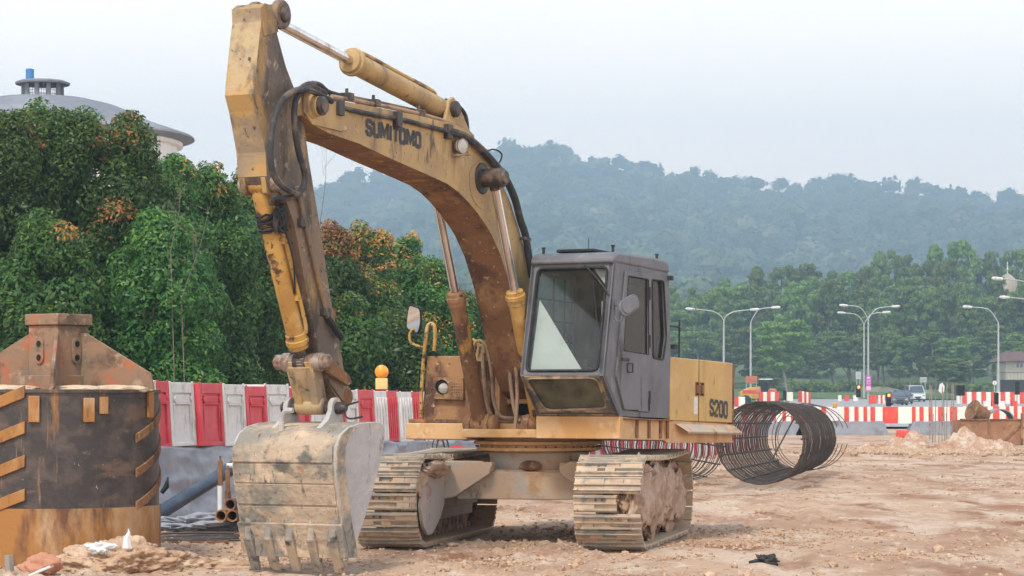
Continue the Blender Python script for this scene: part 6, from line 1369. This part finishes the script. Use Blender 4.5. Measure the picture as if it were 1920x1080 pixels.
def lamp(u, D, vtop, arms, label):
    k_ = F/D; x0 = gx(u, D); g = float(hbase(D)); zt2 = H+(CY-vtop)/k_-g
    o = empty('street_lamp', (x0, D, g), 0, label=label, cat='street lamp')
    b = MB(); b.tube([(0, 0, 0), (0, 0, zt2*.5), (0, 0, zt2-.9)], [.13, .11, .085], 10); b.build('pole', M['pole'], o)
    for (ue, ve) in arms:
        e_ = Vector(((ue-u)/k_, 0, H+(CY-ve)/k_-g)); s_ = 1 if e_.x > 0 else -1; L_ = abs(e_.x)
        b = MB(); b.tube(smooth_path([(0, 0, zt2-.95), (s_*L_*.10, 0, zt2-.35), (s_*L_*.38, 0, e_.z-.02-.18), (s_*L_*.9, 0, e_.z)], 6), .055, 8); b.build('arm', M['pole'], o)
        b = MB(); b.lathe(e_+Vector((-s_*.25, 0, 0)), (s_, 0, .06), [(0, .06), (.1, .13), (.6, .17), (.95, .14), (1.05, .05)], 10); b.build('lamp_head', M['bwhite'], o)
lamp(1357, 262, 586, [(1299, 580), (1410, 581)], 'double-armed street lamp just behind the excavator engine cover')
lamp(1407.5, 270, 590, [(1450, 577)], 'street lamp whose single arm points right, second from the excavator')
lamp(1628, 290, 585, [(1586, 573), (1675, 575)], 'taller double-armed street lamp carrying the purple banner')
lamp(1620, 305, 596, [(1582, 587), (1658, 586)], 'shorter double-armed street lamp right behind the banner pole')
lamp(1872, 255, 590, [(1819, 576)], 'single-armed street lamp left of the brown-roofed house')
lamp(1942, 215, 530, [(1876, 523)], 'street lamp whose arm enters at the right edge below the pale dome')
lamp(1950, 235, 566, [(1889, 558)], 'lower street lamp arm entering at the right edge')
pur = mat('purple_banner', (.45, .10, .40), [], .6); D = 289.6; k_ = F/D; a, c = W(1623.5, 733, D), W(1633.5, 704, D)
bn = empty('banner', a, label='purple and pink banner with white marks on the street lamp pole', cat='banner'); b = MB(); b.bb((0, 0, 0), (c.x-a.x, .04, c.z-a.z)); b.build('panel', pur, bn)
b = MB(); w_, h_ = c.x-a.x, c.z-a.z
b.bb((.05, -.012, .05), (w_-.05, -.004, h_*.32)); b.build('lower_panel', mat('pink_panel', (.75, .35, .5), [], .6), bn)
b = MB()
for (x0, x1, z0, z1) in [(.15, .5, .80, .90), (.1, .55, .66, .69), (.12, .5, .60, .63), (.1, .55, .48, .51), (.12, .28, .10, .25), (.34, .50, .10, .25)]: b.bb((x0, -.02, z0*h_), (x1, -.012, z1*h_))
b.build('white_mark', M['white'], bn)
def signback(u, v, w_, h_, D, label, round_=False):
    g = float(hbase(D)); p = W(u, v, D); o = empty('road_sign', (p.x, D, g), label=label, cat='road sign'); zc = p.z-g; b = MB(); k_ = F/D; W_, Hh = w_/k_, h_/k_
    if round_: b.lathe((0, 0, zc), (0, 1, 0), [(0, W_/2), (.03, W_/2)], 20)
    else: b.bb((-W_/2, 0, zc-Hh/2), (W_/2, .03, zc+Hh/2))
    b.build('panel', M['farwhite'] if round_ else mat('sign_back', (.42, .45, .45), [], .5), o)
    b = MB()
    if round_: b.box((0, -.02, zc), (W_*.25, .02, W_*.6))
    else: b.bb((-.04, -.03, zc-Hh/2), (.04, 0, zc+Hh/2)); b.bb((-W_/2, -.03, zc-.05), (W_/2, 0, zc+.05))
    b.build('bracing', M['pole'], o); b = MB()
    for x in ((0,) if round_ else (-W_*.3, W_*.3)): b.cyl((x, .06, 0), (x, .06, zc), .045, 8)
    b.build('post', M['pole'], o)
signback(1609.5, 704, 10, 14, 300, 'square grey sign back left of the purple banner')
signback(1731, 712, 13, 10, 310, 'wide grey sign back above the silver van')
signback(1865, 718, 8, 8, 210, 'small round white sign beside the street lamp near the house', True)

# ------------------------------------------------------------ vehicles
M['tyre'] = mat('tyre_rubber', (.02, .02, .02), [], .8); M['cglass'] = mat('car_glass', (.05, .065, .08), [], .08, 0, None, .6, coat=.5)
def vehicle(name, u, D, L_, w_, h_, van, paint, label, cat, rz=0, roofbar=None):
    x0 = gx(u, D); g = float(hbase(D))+.11; o = empty(name, (x0, D, g), rz, label=label, cat=cat)
    hw = w_/2                                       # front of the car at -y
    if van: low = [(0, .25), (0, .62), (.10, .88), (.75, 1.05), (L_-.05, 1.05), (L_, .6), (L_, .25)]; gr = [(.72, 1.04), (1.45, h_-.12), (2.0, h_-.03), (L_-.35, h_-.02), (L_-.1, 1.04)]
    else: low = [(0, .22), (0, .55), (.15, .72), (1.1, .92), (L_-.7, .95), (L_-.02, .85), (L_, .3)]; gr = [(1.05, .91), (1.85, h_-.05), (2.4, h_), (3.1, h_-.03), (L_-.6, .94)]
    y0 = -L_/2
    b = MB(); b.hexa([Vector((-hw, y0+y_, z)) for y_, z in low], [Vector((hw, y0+y_, z)) for y_, z in low]); body = b.build('body', paint, o, .08)
    b = MB(); k = hw-.13; b.hexa([Vector((-(hw-.04 if z < 1.1 else k), y0+y_, z)) for y_, z in gr], [Vector((hw-.04 if z < 1.1 else k, y0+y_, z)) for y_, z in gr]); b.build('cabin', M['cglass'], o, .05)
    tp_ = [p for p in gr if p[1] > h_-.15]; b = MB(); b.hexa([Vector((-k-.01, y0+y_, z-.03)) for y_, z in (tp_[0], tp_[-1])]+[Vector((-k-.01, y0+y_, z+.03)) for y_, z in (tp_[-1], tp_[0])], [Vector((k+.01, y0+y_, z-.03)) for y_, z in (tp_[0], tp_[-1])]+[Vector((k+.01, y0+y_, z+.03)) for y_, z in (tp_[-1], tp_[0])]); b.build('roof', paint, o, .03)
    b = MB()
    for s in (-1, 1):
        b.tube([Vector((s*(hw-.05), y0+gr[0][0], gr[0][1])), Vector((s*(k-.0), y0+gr[1][0], gr[1][1]))], .045, 6)
    b.build('windscreen_pillar', paint, o)
    for s in (-1, 1):
        b = MB(); zz = .68 if van else .60; b.box((s*(hw-.24), y0+.05, zz), (.36, .14, .17)); b.build('headlight', M['lens'], body, .03)
        b = MB(); b.box((s*(hw+.09), y0+1.15, 1.0), (.18, .1, .14)); b.build('wing_mirror', paint, body, .03)
    b = MB(); b.box((0, y0+.0, .52), (w_*.45, .06, .12)); b.box((0, y0-.0, .30), (w_*.6, .06, .1)); b.build('grille', M['rubber'], body)
    b = MB(); b.box((0, y0-.04, .42), (.5, .02, .11)); b.build('number_plate', M['rubber'], body)
    for s in (-1, 1):
        for y_ in (.85, L_-.8):
            b = MB(); b.lathe((s*(hw-.2), y0+y_, .31), (s, 0, 0), [(0, .27), (.02, .32), (.19, .32), (.21, .27)], 20); wh = b.build('wheel', M['tyre'], o)
            b = MB(); b.lathe((s*(hw+.012), y0+y_, .31), (s, 0, 0), [(0, .19), (.01, .18), (.015, .05)], 14); b.build('rim', M['pole'], wh)
    return o
cp = lambda n, c, m_=.4: mat(n, c, [], .3, m_, None, .5, coat=.8)
vehicle('parked_car', 1682, 262, 4.5, 1.78, 1.5, False, cp('dark_blue_paint', (.05, .055, .075)), 'dark car facing the camera at the barriers, right of the lit traffic light', 'car')
vehicle('parked_car', 1692, 272, 4.5, 1.78, 1.55, False, cp('black_paint', (.035, .04, .05)), 'second dark car close behind the first one', 'car')
vehicle('van', 1715, 287, 4.7, 1.85, 1.95, True, cp('silver_paint', (.62, .65, .68)), 'silver van facing the camera on the road beyond the dark cars', 'van')
p = W(1561, 770, 105.6); wb = empty('warning_board', (p.x, 105.6, p.z), label='low white board with an orange lamp on the far barriers right of the rebar cage', cat='board')
k_ = F/105.6; b = MB(); b.bb((-11/k_, 0, -.45), (11/k_, .06, 5/k_)); b.build('panel', M['white'], wb, .01)
b = MB(); b.lathe((5/k_, .03, 5/k_), (0, 0, 1), [(0, .05), (.06, .09), (.2, .09), (.24, .04)], 12); b.build('lamp', mat('orange_plastic', (.7, .3, .03), [], .4), wb)
# yellow road machine with a canopy
D = 255; k_ = F/D; x0 = gx(1435, D); g = float(hbase(D)); YL = mat('machine_yellow', (.55, .33, .05), [((.4, .22, .05), 1.5, .5, .65)], .6)
rm = empty('road_machine', (x0, D, g), label='yellow and red road machine with white canopy behind the rebar cage', cat='construction vehicle')
sz = 1.6-7/17.88-g
def mz(v): return H+(CY-v)/k_-g
def mxp(u): return (u-1435)/k_
b = MB(); b.hexa([Vector((mxp(q_), -1.2, mz(v))) for q_, v in ((1387, 748), (1387, 736), (1402, 727), (1423, 725), (1425, 738), (1440, 738), (1442, 729), (1452, 729), (1456, 738), (1456, 748))], [Vector((mxp(q_), 1.2, mz(v))) for q_, v in ((1387, 748), (1387, 736), (1402, 727), (1423, 725), (1425, 738), (1440, 738), (1442, 729), (1452, 729), (1456, 738), (1456, 748))]); mb_ = b.build('body', YL, rm, .05)
b = MB(); b.bb((mxp(1390), -1.26, mz(737)), (mxp(1424), -1.2, mz(731.5))); b.bb((mxp(1438), -1.26, mz(736)), (mxp(1454), -1.2, mz(731))); b.build('side_stripe', M['farred'], mb_)
b = MB(); b.bb((mxp(1424), -1.1, mz(712.5)), (mxp(1446), 1.1, mz(710))); b.build('canopy', M['bwhite'], rm, .03)
for u in (1426, 1444):
    for y_ in (-1, 1): b = MB(); b.cyl((mxp(u), y_, mz(738)), (mxp(u), y_, mz(712)), .05, 8); b.build('canopy_post', M['rubber'], rm)
b = MB(); b.box((mxp(1434), 0, mz(731)), (.7, .6, 1.2)); b.build('seat', M['seat'], rm, .05)
for u in (1396, 1449): 
    for y_ in (-1.25, .85): b = MB(); b.lathe((mxp(u), y_, .62), (0, 1, 0), [(0, .5), (.05, .62), (.35, .62), (.4, .5)], 20); b.build('wheel', M['tyre'], rm)
D = 262; k_ = F/D; a, c = W(1398, 719, D), W(1420, 705, D); g = float(hbase(D)); b0_ = empty('notice_board', (a.x, D, g), label='faded orange-red notice board behind the road machine', cat='board')
b = MB(); b.bb((0, 0, a.z-g), (c.x-a.x, .08, c.z-g)); b.build('panel', mat('orange_board', (.50, .13, .06), [((.35, .15, .09), 1, .45, .6)], .7), b0_)
for x in (.1, c.x-a.x-.1): b = MB(); b.cyl((x, .14, 0), (x, .14, a.z-g+.6), .05, 8); b.build('post', M['pole'], b0_)

# ------------------------------------------------------------ wall, house, dome in the far right
a, c = W(1488, 712, 345), W(1785, 738, 325); b = MB(); n_ = 24
lo_ = []; hi_ = []
for i in range(n_+1):
    t = i/n_; p = a.lerp(c, t); hi_.append(Vector((p.x, p.y, p.z+.15*math.sin(i)))); 
poly = hi_+[Vector((c.x, c.y, c.z-2.6)), Vector((a.x, a.y, a.z-2.6))]
b.prism(poly, (0, .3, 0)); b.build('boundary_wall', mat('mossy_plaster_wall', (.24, .23, .16), [((.33, .31, .23), .3, .45, .6), ((.12, .14, .08), .6, .5, .65)], .9), label='long low mossy boundary wall at the foot of the wood', cat='wall')
D = 300; k_ = F/D; g = float(hbase(D)); x0 = gx(1906, D); ho = empty('house', (x0, D, g), label='small cream house with brown hipped roof at the right edge among the trees', cat='house')
def hz(v): return H+(CY-v)/k_-g
b = MB(); b.bb((mxl := (1886-1906)/k_, 0, 0), (3.2, 6, hz(679))); b.build('wall', mat('cream_wall', (.52, .49, .40), [], .8), ho)
b = MB(); e_ = hz(678); A1 = [Vector(((1872-1906)/k_, -1, e_)), Vector((4, -1, e_)), Vector((4, 7, e_)), Vector(((1872-1906)/k_, 7, e_))]; r1, r2 = Vector(((1893-1906)/k_, 3, hz(658))), Vector((2, 3, hz(658)))
b.add(A1+[r1, r2], [(0, 1, 5, 4), (1, 2, 5), (2, 3, 4, 5), (3, 0, 4), (0, 3, 2, 1)]); b.build('roof', mat('brown_tiles', (.14, .085, .075), [((.10, .06, .055), 1, .45, .6)], .8), ho)
b = MB(); b.bb(((1905-1906)/k_, -.04, hz(689)), ((1918-1906)/k_, 0, hz(682))); wn_ = b.build('window', M['cglass'], ho)
b = MB()
for u in (1904.6, 1911.5, 1918.4): b.bb(((u-1906)/k_-.05, -.10, hz(689.5)), ((u-1906)/k_+.05, -.04, hz(681.5)))
b.build('frame', M['bwhite'], wn_)
D = 285; k_ = F/D; g = float(hbase(D)); x0 = gx(1876, D); fe = empty('metal_fence', (x0, D, g), label='dark railing fence on a black base wall in front of the house', cat='fence')
b = MB(); b.bb((0, 0, 0), (4.2, .2, H+(CY-712)/k_-g)); b.build('base_wall', M['seat'], fe)
b = MB(); zt2 = H+(CY-697)/k_-g
for i in range(26): b.cyl((.08+i*.16, .1, H+(CY-712)/k_-g), (.08+i*.16, .1, zt2), .022, 5)
b.cyl((0, .1, zt2-.1), (4.2, .1, zt2-.1), .025, 6); b.build('railing', M['seat'], fe)
D = 402; k_ = F/D; g = float(hbase(D)); x0 = gx(1889, D); zb_ = H+(CY-560)/k_-g; do = empty('mosque', (x0, D, g), label='pale gold onion dome with finial rising out of the trees at the right edge', cat='mosque')
rd_ = 23/k_; b = MB(); b.lathe((0, 0, zb_), (0, 0, 1), [(0, rd_*.99), (rd_*.4, rd_), (rd_*.9, rd_*.95), (rd_*1.3, rd_*.82), (rd_*1.65, rd_*.60), (rd_*1.9, rd_*.34), (rd_*2.05, rd_*.05)], 32); b.build('dome', mat('pale_gold_tiles', (.32, .28, .21), [((.45, .36, .22), 1, .5, .65)], .5), do, smooth=50)
b = MB(); b.cyl((0, 0, zb_+rd_*2.0), (0, 0, zb_+rd_*3.0), .09, 8); b.ell((0, 0, zb_+rd_*2.4), (.2, .2, .2), 10, 6); b.build('finial', M['bwhite'], do)
b = MB(); b.lathe((0, 0, 0), (0, 0, 1), [(0, rd_*.9), (zb_, rd_*.9)], 24); b.build('drum_wall', M['bwhite'], do)

# ------------------------------------------------------------ stones and clods
def stones(name, spots, m, label):
    rs = np.random.default_rng(77); bm = bmesh.new(); bmesh.ops.create_icosphere(bm, subdivisions=1, radius=1); I2 = np.array([v.co[:] for v in bm.verts]); F2 = np.array([[v.index for v in f.verts] for f in bm.faces]); bm.free()
    sp = np.array(spots); n_ = len(sp); k = rs.uniform(.6, 1.25, (n_, len(I2), 1)); sc3 = sp[:, None, 2:3]*rs.uniform(.6, 1.2, (n_, 1, 3))*[1, 1, .65]
    z = ground_z(sp[:, 0], sp[:, 1]); v = I2[None]*k*sc3+np.stack([sp[:, 0], sp[:, 1], z+sp[:, 2]*.2], 1)[:, None]
    return link_mesh(name, fast_mesh(name, v.reshape(-1, 3), (F2[None]+(np.arange(n_)*len(I2))[:, None, None]).reshape(-1, 3), n=3), m, label=label, cat='stones', kind='stuff')
rs = np.random.default_rng(5); sp = []
for _ in range(9000):
    y = 20.5+rs.random()**1.7*60; x = rs.uniform(-.22, .23)*y
    if fbm(np.array(x*.6), np.array(y*.4), 2, 60) < .02 and rs.random() < .8: continue
    sp.append((x, y, rs.uniform(.006, .022)*(1+.02*y)*(2.2 if rs.random() < .04 else 1)))
for (cx_, cy_, sx_, sy_, n_) in [(-.2, 24.3, .5, .4, 260), (.35, 27.3, 1.1, 1.4, 300), (2.3, 27.2, .9, 1.2, 500), (1.35, 24.6, .5, .3, 160), (2.6, 29.5, 1.5, .8, 500), (-2.3, 24.2, .7, .7, 400), (-2.9, 27.3, .8, 1.6, 300), (4.2, 25.0, .8, .5, 300), (5.3, 23.4, .3, .3, 120)]:
    for _ in range(n_): sp.append((cx_+rs.normal()*sx_*.6, cy_+rs.normal()*sy_*.6, rs.uniform(.008, .035)))
for _ in range(1800): sp.append((gx(rs.normal(1740, 85), 73), 73+rs.normal()*2.2, rs.uniform(.03, .13)))
stones('loose_stones', sp, M['clod'], 'scattered stones and clods over the dirt ground')
for (u, v, D, r, lb_) in [(1460, 997, 29.2, .065, 'largest loose clod right of the right track'), (1085, 1052, 24.0, .05, 'reddish clod between the tracks in the near foreground')]:
    p = W(u, v, D); heap('loose_clod', (p.x, D, gz(p.x, D)+r*.4), (r*1.1, r, r*.8), u*.1, M['clod'], .4, 4, label=lb_, cat='clod')
p = W(1434, 1052, 23.9); heap('black_rag', (p.x, 23.9, gz(p.x, 23.9)+.02), (.10, .08, .05), 5, M['rubber'], .9, 4, 4., label='small crumpled black rag on the ground in the right foreground', cat='rag')
# debris strip seen between the tracks
rs_ = random.Random(8)
for i in range(7):
    D = 40+rs_.uniform(-1.5, 2); u = rs_.uniform(940, 1080); x = gx(u, D); z = gz(x, D); b = MB(); b.tube([(x-.4, D, z+.05), (x+.1, D+.1, z+.08), (x+.5, D+.2, z+.06)], rs_.uniform(.02, .05), 6); b.build('scrap_hose', [M['hose'], M['bwhite'], M['bred']][i % 3], label='dark hose scrap on the ground seen between the tracks' if i % 3 == 0 else ('whitish scrap strip seen between the tracks' if i % 3 == 1 else 'pinkish scrap strip seen between the tracks'), cat='scrap', group='scraps between the tracks')

# ------------------------------------------------------------ haze
m, n = nodes('haze_air'); o_ = n.nodes.new('ShaderNodeOutputMaterial'); pv = n.nodes.new('ShaderNodeVolumePrincipled')
pv.inputs['Color'].default_value = (.56, .80, 1.0, 1); pv.inputs['Density'].default_value = .00076; pv.inputs['Anisotropy'].default_value = .2
n.links.new(pv.outputs[0], o_.inputs['Volume'])
b = MB(); b.bb((-1060, -80, -4), (1060, 2400, 275)); b.build('haze', m, smooth=0, kind='stuff', label='pale blue haze in the air over the whole valley', cat='haze')
